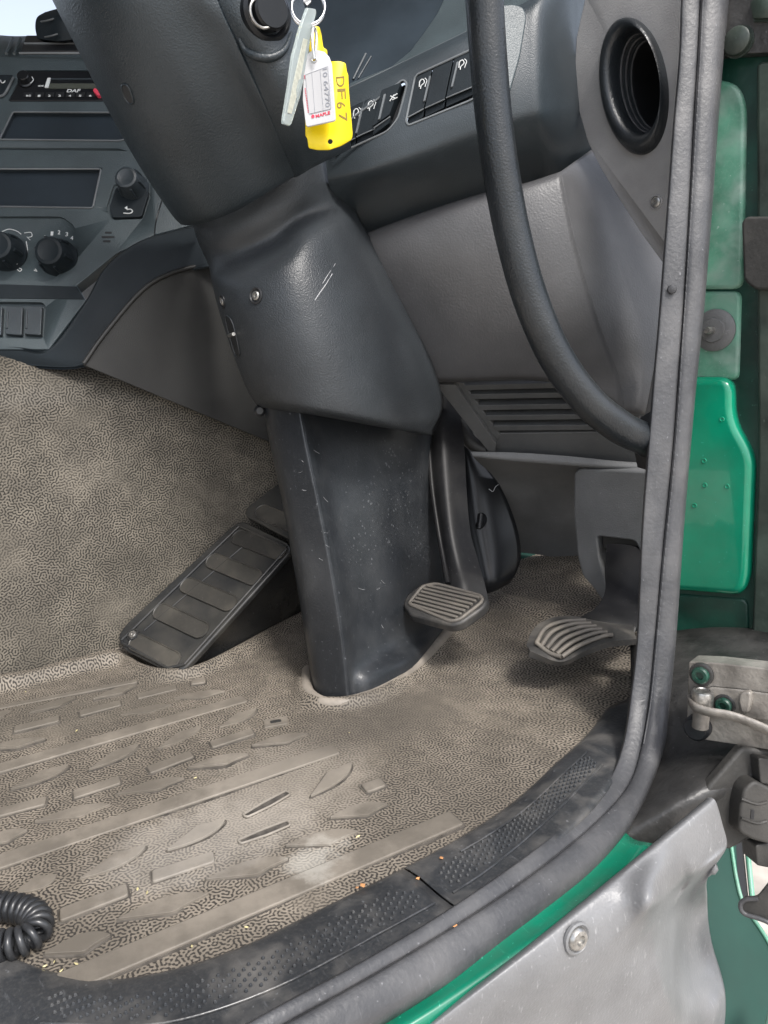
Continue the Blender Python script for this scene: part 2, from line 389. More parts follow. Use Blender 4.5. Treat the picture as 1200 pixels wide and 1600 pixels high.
# ================================================================== setting: floor mat, tunnel, ground
ARC = [zp(*p) for p in ((470, 1070), (472, 1088), (490, 1100), (520, 1104), (560, 1100), (605, 1082), (650, 1045), (690, 1000), (705, 980))]
EDGE = [zp(*p) for p in ((-200, 1105), (0, 1078), (120, 1050), (190, 1035), (215, 1048), (255, 1060), (310, 1054), (380, 1020), (440, 985), (480, 965))]
ARCS, EDGES = spline(ARC, 8), spline(EDGE, 8)
def seg_d(p, poly):
    best = 9
    for a, b in zip(poly[:-1], poly[1:]):
        ab = b-a; t = max(0, min(1, (p-a).dot(ab)/ab.length_squared)); best = min(best, (a+ab*t-p).length)
    return best
def fz(x, y):
    z = 0.0
    if y > .745: z += (y-.745)*.25
    z += .008*math.exp(-((y-.748)/.012)**2)
    if x < -1.0: z += ((-1.0-x)/.03)**2*.014
    p = Vector((x, y, 0))
    if -1.05 < x < -.7 and -.1 < y < .65:
        z += .013*math.exp(-(seg_d(p, EDGES)/.010)**2)
        z += .011*math.exp(-(seg_d(p, ARCS)/.009)**2)
    z += .0012*noise.noise(Vector((x*7, y*7, 0)))
    return z
def grain_tile(n=768, per=8.0, seed=3, it=2):
    rg = np.random.default_rng(seed); a = rg.standard_normal((n, n)); k = np.fft.fftfreq(n)*per
    kr = np.sqrt(k[:, None]**2+k[None, :]**2); H = np.exp(-((kr-1)/.34)**2)
    for _ in range(it):
        a = np.fft.ifft2(np.fft.fft2(a)*H).real; a /= a.std(); a = np.tanh(2.0*(a+.10))
    a = np.fft.ifft2(np.fft.fft2(a)*np.exp(-(kr/1.9)**4)).real
    return (a-a.min())/(a.max()-a.min())
TILE = grain_tile()
def sample(u, v):                                  # u, v in grain periods
    n = TILE.shape[0]; u = (u*8.0) % n; v = (v*8.0) % n
    i = u.astype(int); j = v.astype(int); f, g_ = u-i, v-j; i1, j1 = (i+1) % n, (j+1) % n
    return TILE[i, j]*(1-f)*(1-g_)+TILE[i1, j]*f*(1-g_)+TILE[i, j1]*(1-f)*g_+TILE[i1, j1]*f*g_
def grid_mesh(name, co, grain, flip=False):
    nr, nc = grain.shape; idx = np.arange(nr*nc).reshape(nr, nc)
    q = np.stack([idx[:-1, :-1], idx[:-1, 1:], idx[1:, 1:], idx[1:, :-1]], -1).reshape(-1, 4)
    if flip: q = q[:, ::-1]
    me = bpy.data.meshes.new(name); me.vertices.add(nr*nc); me.vertices.foreach_set('co', co.reshape(-1).astype(np.float32))
    me.loops.add(q.size); me.loops.foreach_set('vertex_index', q.reshape(-1).astype(np.int32))
    me.polygons.add(len(q)); me.polygons.foreach_set('loop_start', np.arange(0, q.size, 4, dtype=np.int32))
    me.update(calc_edges=True); at = me.attributes.new('grain', 'FLOAT', 'POINT'); at.data.foreach_set('value', grain.reshape(-1).astype(np.float32))
    me.shade_smooth(); return me
def seg_np(X, Y, poly):
    best = np.full(X.shape, 9.0)
    for a, b in zip(poly[:-1], poly[1:]):
        dx, dy = b.x-a.x, b.y-a.y; L2_ = dx*dx+dy*dy
        if L2_ < 1e-12: continue
        t = np.clip(((X-a.x)*dx+(Y-a.y)*dy)/L2_, 0, 1); best = np.minimum(best, np.hypot(a.x+dx*t-X, a.y+dy*t-Y))
    return best
XMAX = [(-9, -.43), (.38, -.43), (.45, -.45), (.6, -.495), (.68, -.53), (9, -.53)]
def xmax(y):
    for (a, b), (c, d) in zip(XMAX[:-1], XMAX[1:]):
        if a <= y <= c: return b+(d-b)*(y-a)/(c-a)
ys = np.arange(-.055, .92, .0009); ts = np.linspace(0, 1, 660)
xm = np.array([xmax(float(y)) for y in ys]); X = -1.05+(xm[:, None]+1.05)*ts[None, :]; Y = np.repeat(ys[:, None], len(ts), 1)
Z = np.where(Y > .745, (Y-.745)*.25, 0)+.008*np.exp(-((Y-.748)/.012)**2)+np.where(X < -1.0, ((-1.0-X)/.03)**2*.014, 0)
msk = (X < -.68) & (Y < .68)
Z[msk] += .013*np.exp(-(seg_np(X[msk], Y[msk], EDGES[::2])/.010)**2)+.011*np.exp(-(seg_np(X[msk], Y[msk], ARCS[::2])/.009)**2)
Z += .0009*np.sin(X*19+1)*np.sin(Y*23)+.0005*np.sin(X*41+Y*33)
per = .0031+.0012*np.clip((ys-.45)/.25, 0, 1); vv = np.cumsum(.0009/per)
wx = .0016*np.sin(Y*31+X*9)+.0011*np.sin(Y*67-X*40)
G = sample((X+.75+wx)/per[:, None]+300, np.repeat(vv[:, None], X.shape[1], 1)+.25*np.sin(X*37))
Z += .0005*np.clip((G-.2)/.4, 0, 1)
fs_o = link('floor', grid_mesh('floor', np.stack([X, Y, Z], -1), G), M['floor'])
tag(fs_o, 'worn grey-brown rubber floor mat with squiggly grain and raised tread', None, None, 'structure')

def tread(name, a, b, wd, kind, h=.0030):
    """raised moulded tread piece between two floor pixels (in the photograph's 1200 px frame)"""
    A, B = zp(*a), zp(*b); u = (B-A).normalized(); v = Vector((-u.y, u.x, 0)); Ln = (B-A).length; W = wd
    if kind == 'leaf': q = [(0, 0), (.28, .36), (.55, .52), (.8, .42), (1, .02), (.72, -.25), (.60, -.5), (.42, -.34), (.2, -.16)]
    elif kind == 'leaf2': q = [(0, 0), (.2, .16), (.42, .34), (.60, .5), (.72, .25), (1, -.02), (.8, -.42), (.55, -.52), (.28, -.36)]
    elif kind == 'block': q = [(0, -.5), (.04, .5), (1, .5), (.96, -.5)]
    else: q = [(0, -.5), (0, .5), (1, .5), (1, -.5)]
    pts = [A+u*(s*Ln)+v*(t*W) for s, t in q]
    if kind in ('leaf', 'leaf2'): pts = fillet(pts, [.002, .03, .03, .03, .002, .02, .008, .02, .03], 4)
    else: pts = fillet(pts, .003, 3)
    zm = sum(fz(p.x, p.y) for p in pts)/len(pts)
    o = prism(name, pts, Vector((0, 0, 1)), zm-.004, zm+h, M['tread'], fs_o, .0016, 1)
    ce = sum(pts, Vector())/len(pts); out = [p+(p-ce).normalized()*.0012+v*(.0013 if (p-ce).dot(v) > 0 else -.0010) for p in pts]
    prism('dirt_edge_shade', out, Vector((0, 0, 1)), zm-.003, zm+.0009, M['edgeshade'], o, 0)  # dark outline stands in for shade at the tread edge, plus packed dirt
    return o
def c2(x, y): return (x/2, 1000+y/2)
for a, b, k in [((90, 235), (240, 185), 0), ((-60, 262), (45, 225), 0), ((290, 190), (430, 145), 0), ((375, 240), (540, 208), 0), ((540, 187), (705, 165), 0),
                ((685, 280), (805, 215), 1), ((490, 347), (635, 270), 1), ((-60, 350), (145, 315), 0), ((275, 412), (440, 325), 1), ((30, 475), (225, 390), 1),
                ((585, 407), (780, 365), 0), ((360, 490), (580, 438), 0), ((785, 337), (965, 300), 0), ((105, 575), (350, 520), 0), ((970, 495), (1100, 385), 1),
                ((520, 665), (710, 560), 1), ((245, 755), (465, 640), 1), ((40, 800), (185, 735), 1), ((890, 650), (1125, 605), 0), ((640, 757), (905, 690), 0),
                ((365, 880), (655, 800), 0), ((135, 990), (350, 930), 0), ((-80, 650), (90, 600), 0), ((1030, 562), (1215, 520), 0)]:
    A, B = zp(*c2(*a)), zp(*c2(*b)); tread('tread_lozenge', c2(*a), c2(*b), min(.029, max(.019, (B-A).length*.29)), 'leaf' if k == 0 else 'leaf2')
for a, b in [((425, 182), (555, 150)), ((245, 236), (382, 200)), ((40, 287), (190, 250)), ((655, 335), (795, 290)), ((460, 415), (605, 360)),
             ((225, 490), (380, 440)), ((-60, 560), (150, 505)), ((470, 747), (675, 680)), ((180, 868), (405, 782)), ((595, 137), (645, 130)), ((1135, 472), (1200, 448))]:
    tread('tread_block', c2(*a), c2(*b), .015, 'block')
for a, b, wd in [((-260, 265), (430, 132), .010), ((-300, 490), (765, 186), .020), ((-300, 800), (1050, 345), .021), ((180, 1090), (1428, 562), .022)]:
    tread('tread_bar', c2(*a), c2(*b), wd, 'bar')
# two torn pockets and a maker's pip
for a, b in (((748, 637), (905, 578)), ((765, 556), (903, 483))):
    A, B = zp(*c2(*a)), zp(*c2(*b)); u = (B-A).normalized(); v = Vector((-u.y, u.x, 0)); Ln = (B-A).length
    pts = fillet([A-v*.003, A+v*.003, A+u*Ln*.5+v*.005, B+v*.005, B-v*.003, A+u*Ln*.5-v*.0045], .003, 3)
    o = prism('torn_pocket', pts, Vector((0, 0, 1)), -.004, .0012, M['pocket'], fs_o, 0)
    rp = [p+Vector((0, 0, .0018)) for p in pts]
    tube('torn_edge', rp, .0011, M['tread'], o, 6, 1, closed=True)
A = zp(*c2(862, 260)); u = (zp(*c2(890, 255))-zp(*c2(835, 265))).normalized(); v = Vector((-u.y, u.x, 0))
o = prism('tread_block', fillet([A-u*.014-v*.009, A-u*.012+v*.009, A+u*.014+v*.009, A+u*.012-v*.009], .002), Vector((0, 0, 1)), -.003, .0022, M['tread'], fs_o, .0008)
prism('slot', fillet([A-u*.006-v*.003, A-u*.006+v*.003, A+u*.006+v*.003, A+u*.006-v*.003], .002), Vector((0, 0, 1)), .0, .0026, M['block'], o, 0)

# engine tunnel side
def tx(z): return -1.03-.012*max(0, z)/.3-(.09*max(0, (z-.335)/.09)**2)
ys = np.arange(-.05, .64, .0009); zs = np.arange(-.01, .43, .0009)
Yt, Zt = np.meshgrid(ys, zs); Xt = -1.03-.04*np.clip(Zt, 0, 1)-.09*np.clip((Zt-.335)/.09, 0, 2)**2+.0022*np.sin(Yt*9+Zt*6)+.0012*np.sin(Yt*23-Zt*17)
Gt = sample(Yt/.0034+100+.2*np.sin(Zt*50), Zt/.0034+50+.2*np.sin(Yt*44)); Xt = Xt+.0005*np.clip((Gt-.2)/.4, 0, 1)
tun = link('engine_tunnel', grid_mesh('engine_tunnel', np.stack([Xt, Yt, Zt], -1), Gt), M['tunnel'])
tag(tun, 'grained brown-grey rubber covering on the engine tunnel side', None, None, 'structure')

g = link('ground', mesh('ground', [(-60, -60, -1.35), (60, -60, -1.35), (60, 60, -1.35), (-60, 60, -1.35)], [(0, 1, 2, 3)], False), M['ground'])
tag(g, 'pale paved ground below the cab', None, None, 'structure')

# unseen cab shell, added so light enters only by open door and windscreen
M['lining'] = mat('unseen_cab_lining', (.10, .104, .108), .8)  # darkened so the added shell bounces less light
for nm, lo, hi, lb in (('unseen_cab_roof', (-2.4, -1.4, 1.45), (-.42, .95, 1.5), 'unseen cab roof overhead, added to shape the light'), ('unseen_cab_rear_wall', (-2.4, -1.4, -.1), (-.42, -1.35, 1.44), 'unseen rear wall of the cab, added to shape the light'),
                       ('unseen_cab_far_wall', (-2.45, -1.4, -.1), (-2.405, .95, .9), 'unseen far side wall of the cab below its window, added to shape the light'), ('unseen_front_bulkhead', (-2.4, 1.06, -.1), (-.62, 1.10, .75), 'unseen bulkhead under the windscreen, added to shape the light')):
    x0, y0, z0 = lo; x1, y1, z1 = hi
    v_ = [(x, y, z) for x in (x0, x1) for y in (y0, y1) for z in (z0, z1)]
    o = link(nm, mesh(nm, v_, [(0, 1, 3, 2), (4, 6, 7, 5), (0, 4, 5, 1), (2, 3, 7, 6), (0, 2, 6, 4), (1, 5, 7, 3)], False), M['lining']); tag(o, lb, None, None, 'structure')

# crumbs
cv = []
for i, p in enumerate([(148, 1031), (172, 1048), (120, 1143), (546, 1146), (40, 1082), (306, 1217), (560, 1308), (365, 1415), (230, 1395), (215, 1390), (470, 1370), (85, 1505), (95, 1520), (70, 1512), (120, 1508), (105, 1530), (140, 1518), (385, 1450), (300, 1480)]):
    q = zp(*p); r = random.uniform(.0008, .0018); rot = Matrix.Rotation(random.random()*6, 3, 'Z')
    z0 = fz(q.x, q.y)+.001
    vv = [q+rot @ Vector((sx*r*random.uniform(1, 2.2), sy*r*.7, z0+sz*r*.6)) for sx, sy, sz in ((-1, 0, 0), (0, -1, 0), (1, 0, 0), (0, 1, 0), (0, 0, 1), (0, 0, -1))]
    cv.append((vv, [(0, 1, 4), (1, 2, 4), (2, 3, 4), (3, 0, 4), (1, 0, 5), (2, 1, 5), (3, 2, 5), (0, 3, 5)]))
tag(merge('crumbs', cv, M['crumb']), 'straw coloured crumbs scattered over the rubber mat', None, None, 'stuff')

# ================================================================== door sill, seal, body
sill = thing('door_sill', 'scuffed dark plastic door sill trim with two dimpled tread strips', 'sill trim', zp(620, 1400))
ST = [((-90, 1440), (-100, 1530), (-105, 1600), (-110, 1650), (-110, 1690)), ((50, 1508), (60, 1545), (80, 1600), (100, 1650), (115, 1690)), ((180, 1530), (205, 1555), (250, 1600), (290, 1640), (320, 1665)),
      ((350, 1490), (375, 1508), (420, 1548), (455, 1575), (480, 1580)), ((520, 1410), (545, 1425), (590, 1460), (625, 1482), (655, 1470)), ((675, 1333), (697, 1345), (735, 1378), (770, 1398), (795, 1380)),
      ((790, 1262), (805, 1278), (832, 1302), (860, 1325), (885, 1315)), ((865, 1195), (878, 1212), (902, 1235), (930, 1258), (955, 1235)), ((915, 1150), (928, 1163), (950, 1180), (970, 1195), (985, 1180)),
      ((948, 1108), (962, 1100), (976, 1094), (988, 1088), (1010, 1075))]
ZS = (.001, .007, .0085, .0075, -.010)
def sill_row(t):   # t in station units, pixel columns -> world
    out = []
    for k in range(5):
        q = [Vector((*ST[i][k], 0)) for i in range(len(ST))]; i = min(int(t), len(q)-2); f = t-i
        e = [2*q[0]-q[1]]+q+[2*q[-1]-q[-2]]
        p = cr(e[i], e[i+1], e[i+2], e[i+3], f); out.append(zp(p.x, p.y, ZS[k]))
    return out
SEAM = 4.68
def sill_piece(t0, t1, n):
    rows = [sill_row(t0+(t1-t0)*i/n) for i in range(n+1)]
    rows = [[r[0]+Vector((0, 0, -.012))]+r for r in rows]
    return patch('sill_cap', rows, M['sill'], sill, 5, 3, .0008, 0, world=True)
sc1 = sill_piece(0, SEAM-.012, 14); sc2 = sill_piece(SEAM+.012, 9, 14)
bs_ = [sill_row(9*i/30) for i in range(31)]
patch('sill_base', [[p-Vector((0, 0, .004)) for p in r] for r in bs_], M['sill'], sill, 4, 2, .001, 0, world=True)
def dots(t0, t1, step, cap):
    out = []; t = t0; rowc = []
    while t < t1:
        rowc.append(0)
        a, b = sill_row(t)[1], sill_row(t)[2]; a2 = sill_row(min(8.99, t+.02))[1]
        ln = max(.0004, (a2-a).length)*50
        nrow = 4; sh = 0
        for k in range(nrow):
            f = .10+.80*(k+(.5 if len(rowc) % 2 else 0))/nrow
            e = min(t-t0, t1-t)
            if e < cap and abs(f-.5) > .5*math.sqrt(max(0, e/cap)): continue
            c = a.lerp(b, f)+Vector((0, 0, .0006)); r = .0014; s = []
            for ri, hz in ((1.0, 0), (.66, .0013), (.0, .0018)):
                for q in range(6): s.append(c+Vector((math.cos(q*1.047)*r*ri, math.sin(q*1.047)*r*ri, hz)))
            f_ = [(i*6+q, i*6+(q+1) % 6, i*6+6+(q+1) % 6, i*6+6+q) for i in range(2) for q in range(6)]
            out.append((s, f_))
        t += .0050/ln; sh += 1
    return out
o = merge('tread_dimples', dots(SEAM+.12, 7.75, .03, .25), M['dimple'], sc2); o['kind'] = 'stuff'
o = merge('tread_dimples', dots(1.0, SEAM-.12, .03, .25), M['dimple'], sc1); o['kind'] = 'stuff'
fl_ = []
for px, py, z in ((558, 1387, .004), (566, 1383, .004), (652, 1372, .007), (711, 1446, .004), (706, 1441, .004), (690, 1340, .007), (715, 1455, .002)):
    q = zp(px, py, z+.001); r = random.uniform(.0012, .0024)
    vv_ = [q+Vector((sx*r*random.uniform(.7, 1.6), sy*r*random.uniform(.7, 1.5), sz*r*.5)) for sx, sy, sz in ((-1, 0, 0), (0, -1, 0), (1, 0, 0), (0, 1, 0), (0, 0, 1), (0, 0, -1))]
    fl_.append((vv_, [(0, 1, 4), (1, 2, 4), (2, 3, 4), (3, 0, 4), (1, 0, 5), (2, 1, 5), (3, 2, 5), (0, 3, 5)]))
tag(merge('rust_flecks', fl_, M['orange']), 'small rusty flecks lying on the sill trim', None, None, 'stuff')
def strip_edge(t0, t1, f, parent):
    pts = []
    for i in range(30):
        r = sill_row(t0+(t1-t0)*i/29); pts.append(r[1].lerp(r[2], f)+Vector((0, 0, .0008)))
    tube('strip_edge', pts, .0009, M['sill'], parent, 6, 1)
strip_edge(SEAM+.1, 7.75, 1.02, sc2); strip_edge(SEAM+.5, 7.75, 0.0, sc2); strip_edge(.9, SEAM-.1, 1.02, sc1)

seal = thing('door_seal', 'long grey weathered rubber door seal running up beside the pillar', 'door seal', zp(1010, 1200))
SE = [(-60, 1070, 1100, 1146, .735)]
SE = [((1070, -60), (1100, -60), (1146, -60), .733), ((1065, 0), (1095, 0), (1140, 0), .734), ((1061, 100), (1090, 100), (1131, 100), .736), ((1048, 250), (1081, 250), (1119, 250), .738), ((1036, 400), (1072, 400), (1107, 400), .741),
      ((1024, 550), (1062, 550), (1093, 550), .745), ((1012, 700), (1052, 700), (1080, 700), .75), ((1002, 850), (1037, 850), (1067, 850), .754), ((995, 1000), (1023, 1000), (1056, 1000), .757), ((984, 1090), (1014, 1090), (1048, 1090), .748),
      ((972, 1160), (1002, 1162), (1040, 1160), .724), ((950, 1215), (982, 1222), (1020, 1220), .694), ((905, 1268), (938, 1276), (984, 1292), .650), ((845, 1318), (874, 1332), (930, 1362), .606), ((770, 1372), (798, 1388), (855, 1425), .567),
      ((665, 1442), (690, 1458), (750, 1508), .525), ((555, 1508), (580, 1525), (640, 1578), .488), ((435, 1572), (460, 1592), (520, 1648), .456), ((315, 1640), (340, 1658), (400, 1716), .43)]
rows = []
for i, (l, s, r, d) in enumerate(SE):
    def L2(a, b, t): return (a[0]+(b[0]-a[0])*t, a[1]+(b[1]-a[1])*t)
    row = [(*L2(l, s, .15), d+.03), (*L2(l, s, -.01), d+.010), (*L2(l, s, .04), d+.0008), (*L2(l, s, .14), d-.0012), (*L2(l, s, .5), d-.0022), (*L2(l, s, .93), d-.0015), (*L2(l, s, .985), d+.0010), (*L2(s, r, .01), d+.0010), (*L2(s, r, .06), d-.0022),
           (*L2(s, r, .3), d-.0045), (*L2(s, r, .68), d-.0040), (*L2(s, r, .88), d-.0005), (*L2(s, r, .97), d+.006), (*L2(s, r, 1.0), d+.018), (*L2(s, r, .85), d+.034)]
    rows.append(row)
patch('seal_profile', rows, M['seal'], seal, 3, 10, .0008, 0, wob=.0011)
st_ = [P(s[0]+4, s[1], d-.0035) for l, s, r, d in SE[:11]]
pts = spline(st_, 12)
parts = []
for i in range(1, len(pts)-1, 1):
    c = pts[i]; t = (pts[i+1]-pts[i-1]).normalized(); n_ = (CAM-c).normalized(); s = t.cross(n_).normalized()
    q = []
    for a, b, h in ((-1, -1, 0), (1, -1, 0), (1, 1, 0), (-1, 1, 0), (-.6, -.6, 1), (.6, -.6, 1), (.6, .6, 1), (-.6, .6, 1)):
        q.append(c+s*a*.0008+t*b*.0040+n_*(h*.0004-.0005))
    parts.append((q, [(0, 1, 5, 4), (1, 2, 6, 5), (2, 3, 7, 6), (3, 0, 4, 7), (4, 5, 6, 7)]))
o = merge('moulding_marks', parts, M['seal'], seal); o['kind'] = 'stuff'
lathe('repair_nub', P(1050, 452, .7345), CAM-P(1050, 452, .735), [(.0045, -.003), (.0035, -.0006), (.0015, .0), (0, .0)], M['seal'], seal, 16)
# body shell outside the seal: painted pillar, flange under the sill
pil = thing('door_pillar', 'green painted front door pillar with raised panel, scuffed and grimy', 'door pillar', yp(1120, 1000, .7))
PY = Pl(yp(1120, 600, .75), (.25, -1, 0))
plate('pillar_skin', [(1098, -60), (1260, -60), (1260, 1120), (1015, 1120), (1035, 850), (1060, 550), (1085, 200)], PY, -.02, 0, M['greenskin'], pil, 0, 0)
plate('upper_panel', [(1092, 118), (1155, 132), (1168, 165), (1163, 452), (1073, 452)], PY, -.006, .006, M['greenpale'], pil, .012, .007, seg=5)
plate('middle_panel', [(1073, 455), (1160, 455), (1156, 594), (1062, 594)], PY, -.006, .0035, M['greenpale'], pil, .008, .006, seg=4)
plate('lower_panel', [(1062, 588), (1150, 588), (1152, 655), (1184, 712), (1176, 900), (1164, 928), (1035, 918)], PY, -.008, .012, M['green'], pil, .016, .011, seg=6)
plate('pressed_edge', [(1188, 100), (1260, 100), (1260, 1040), (1178, 1040), (1190, 720)], PY, -.01, .012, M['greengrime'], pil, .008, .008, seg=4)
plate('grime_patch', [(1030, 925), (1170, 935), (1172, 1040), (1020, 1040)], PY, -.004, .003, M['greenskin'], pil, .01, .006, seg=4)
gp = Pl(PY.o+PY.n*.004, PY.n); gc = gp.at(1117, 516)
gr = lathe('rubber_grommet', gc, PY.n, [(.022, 0), (.022, .002), (.0185, .0045), (.013, .005), (.012, .008), (.006, .0085), (0, .0085)], M['kickp'], pil, 32)
lathe('pin', gc+PY.n*.008, PY.n, [(.004, 0), (.004, .010), (.003, .0125), (0, .013)], M['screw'], gr, 14)
for p in ((1136, 760), (1100, 720), (1101, 758), (1085, 790), (1128, 655)):
    c = PY.at(*p, .0121); lathe('paint_blister', c, PY.n, [(.0030, -.001), (.0028, .0004), (.0022, .0007), (.0016, .0004), (0, .0003)], M['green'], pil, 14)
o = plate('hinge_mount', [(1128, -60), (1260, -60), (1260, 86), (1128, 92)], PY, 0, .016, M['grime'], pil, .002, .003)
for p, r in (((1155, 66), .0125), ((1200, 8), .014)):
    c = PY.at(*p, .016); lathe('bolt', c, PY.n, [(r*1.15, 0), (r*1.15, .002), (r, .002), (r, .008), (r*.85, .0095), (0, .0095)], M['greengrime'], pil, 6 if r > .013 else 20)
cs = plate('check_strap_cover', [(1175, 350), (1183, 342), (1260, 342), (1260, 450), (1198, 455), (1178, 440)], PY, .016, .030, M['block'], pil, .006, .004, seg=3)
# lower body: dark dirty corner and green flange
low = [[(985, 1000, .90), (1060, 985, .88), (1130, 980, .86), (1230, 985, .83)],
       [(985, 1100, .79), (1060, 1085, .76), (1130, 1080, .735), (1230, 1085, .70)],
       [(980, 1190, .765), (1050, 1165, .735), (1120, 1155, .71), (1230, 1150, .675)],
       [(945, 1270, .715), (1025, 1235, .690), (1100, 1205, .675), (1200, 1190, .66)],
       [(900, 1330, .67), (1000, 1285, .658), (1080, 1250, .652), (1160, 1240, .66)],
       [(930, 1380, .66), (1010, 1340, .655), (1090, 1300, .66), (1160, 1300, .68)]]
body = thing('cab_corner', 'black greasy lower corner of the cab below the hinge', 'body panel', zp(1060, 1200))
patch('corner_skin', low, M['grime'], body, 6, 6, .004, 0)
fl = thing('sill_flange', 'narrow bright green painted sill flange below the rubber seal', 'body flange', zp(800, 1480))
gl = [[(480, 1600, .49), (590, 1535, .515), (715, 1450, .548), (820, 1385, .585), (900, 1325, .63), (960, 1275, .672)], [(520, 1640, .475), (640, 1570, .50), (760, 1490, .53), (860, 1425, .565), (935, 1362, .605), (985, 1308, .645)],
      [(560, 1655, .468), (680, 1580, .492), (795, 1502, .522), (900, 1430, .557), (975, 1368, .597), (1020, 1318, .635)],
      [(590, 1690, .478), (710, 1610, .502), (830, 1525, .532), (930, 1455, .567), (1010, 1388, .607), (1060, 1330, .65)]]
patch('flange_skin', gl, M['greenflange'], fl, 6, 5, .004, 0)

# ------------------------------------------------------------------ hinge
hg = thing('door_hinge', 'weathered bare steel door hinge with pin, strap and green bolts', 'hinge', zp(1080, 1160))
HP = Pl(yp(1100, 1090, .565), (.30, -1, .05))
plate('hinge_plate', [(1076, 1034), (1120, 1036), (1260, 1052), (1260, 1188), (1200, 1172), (1072, 1152)], HP, -.022, 0, M['hinge'], hg, .002, .0018)
plate('raised_land', [(1105, 1071), (1160, 1076), (1200, 1082), (1250, 1088), (1250, 1128), (1105, 1120)], HP, -.001, .0025, M['hinge'], hg, .006, .002)
plate('rib', [(1160, 1078), (1177, 1076), (1178, 1090), (1174, 1110), (1162, 1110), (1158, 1090)], HP, 0, .008, M['hinge'], hg, .004, .003)
for p, r in (((1097, 1053), .0105), ((1133, 1100), .0095)):
    c = HP.at(*p, .0005)
    w_ = lathe('washer', c, HP.n, [(r, 0), (r, .0025), (r*.9, .0032), (r*.8, .0032)], M['grime'], hg, 28)
    lathe('bolt_head', c, HP.n, [(r*.72, .001), (r*.72, .006), (r*.6, .0072), (r*.35, .0072), (r*.3, .005), (0, .005)], M['boltgreen'], w_, 24)
up_ = Vector((0, .05, 1)).normalized()
pc = HP.at(1097, 1100, .010)
pn = lathe('hinge_pin', pc, up_, [(.0085, -.004), (.0092, -.003), (.0092, .0105), (.0085, .0125), (.006, .013), (.0055, .0122), (0, .0122)], M['screw'], hg, 28)
lathe('hinge_bush', pc, up_, [(.0070, -.022), (.0070, -.004)], M['hinge'], hg, 24)
lathe('grease_cup', HP.at(1090, 1136, .004), HP.n, [(.0115, -.004), (.0115, .004), (.009, .007), (0, .0075)], M['black'], hg, 24)
a_ = [HP.at(*p, h) for p, h in (((1081, 1094), .006), ((1085, 1104), .019), ((1105, 1112), .021), ((1140, 1118), .018), ((1175, 1130), .016), ((1210, 1146), .016), ((1250, 1166), .016))]
tube('strap', a_, .0052, M['hinge'], hg, 12, 8, prof=lambda a: (math.cos(a)*.62, math.sin(a)*1.2))

# ------------------------------------------------------------------ step panel, mudguard, connector blocks
sp_ = thing('step_panel', 'silver grey moulded plastic step panel with one bolt', 'step panel', zp(900, 1560))
RB = [(1106, 1246), (1113, 1247), (1120, 1256), (1129, 1288), (1136, 1316), (1131, 1333), (1106, 1371), (1105, 1400), (1107, 1440), (1114, 1480), (1127, 1522), (1134, 1560), (1131, 1610), (1118, 1680)]
LB = [(500, 1722), (503, 1727), (508, 1733), (520, 1750), (540, 1775), (560, 1800), (600, 1850), (625, 1880), (660, 1920), (700, 1960), (740, 2000), (780, 2040), (830, 2080), (900, 2130)]
def relief(px, py, k):
    x = -.324
    x -= (.014, .007, .003, 0)[min(k, 3)]
    d1 = math.hypot((px-1030)/34, (py-1400)/26); x += .016*math.exp(-d1*d1)                       # moulded star point
    t = max(0, min(1, (1030-px)/160)); ly = 1400+t*120                                           # ridge falling away to the left
    x += .012*math.exp(-((py-ly)/45)**2)*math.exp(-((1030-px)/110)**2)*(1 if px < 1035 else 0)
    if py > 1360:
        s = 1/(1+math.exp(-(px-(1046+.10*(py-1400)))/7)); e = 1/(1+math.exp(-(py-1385-(1106-px)*.12)/9)); x -= .05*s*e*(1-.75*max(0, min(1, (py-1500)/80)))
    if py > 1520: x -= .00012*(py-1520)
    return x
rows = []
for k in range(len(RB)):
    A, B = Vector((*LB[k], 0)), Vector((*RB[k], 0)); r_ = []
    for f in (0, .2, .4, .55, .66, .74, .80, .84, .88, .91, .94, .97, 1):
        q = A.lerp(B, f); bow = 10*math.sin(math.pi*f)*(1-k/len(RB))
        q.y += bow; r_.append(xp(q.x, q.y, relief(q.x, q.y, k)))
    rows.append(r_)
stp = patch('moulded_skin', rows, M['step'], sp_, 5, 5, .004, 0, world=True)
bp_ = Pl(xp(901, 1466, -.3225), (1, 0, .12))
bc = bp_.at(901, 1466, .001)
rc = lathe('bolt_recess', bc, bp_.n, [(.0112, -.001), (.0112, .0012), (.0098, .002), (.0088, .0008)], M['step'], sp_, 28)
lathe('bolt_head', bc, bp_.n, [(.0085, -.001), (.0085, .0012), (.0065, .0038), (.0038, .0042), (.0034, .0022), (0, .0022)], M['screw'], rc, 24)

mg = thing('mudguard', 'dark teal green painted wheel arch panel beside the silver step', 'mudguard', P(1150, 1600, .8))
MP = Pl.three((1100, 1350, .78), (1190, 1500, .74), (1110, 1600, .70))
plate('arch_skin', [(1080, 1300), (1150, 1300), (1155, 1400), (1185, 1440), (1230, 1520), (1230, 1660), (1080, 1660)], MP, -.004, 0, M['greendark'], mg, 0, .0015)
plate('arch_flange', [(1142, 1320), (1166, 1308), (1177, 1415), (1160, 1420)], MP, -.03, -.006, M['blackgloss'], mg, 0, .001)
tube('arch_edge', [MP.at(*p, .001) for p in ((1142, 1318), (1150, 1370), (1160, 1408), (1175, 1432), (1195, 1462), (1225, 1515))], .0020, M['greenpale'], mg, 8, 6)
tube('outer_edge', [MP.at(*p, -.004) for p in ((1166, 1310), (1171, 1360), (1176, 1410))], .0028, M['greenpale'], mg, 8, 6)
patch('corner_piece', [[(1192, 1610, .66), (1205, 1570, .66), (1240, 1540, .66)], [(1196, 1680, .65), (1215, 1640, .645), (1250, 1600, .645)]], M['greenpale'], mg, 6, 6, .004, 0)
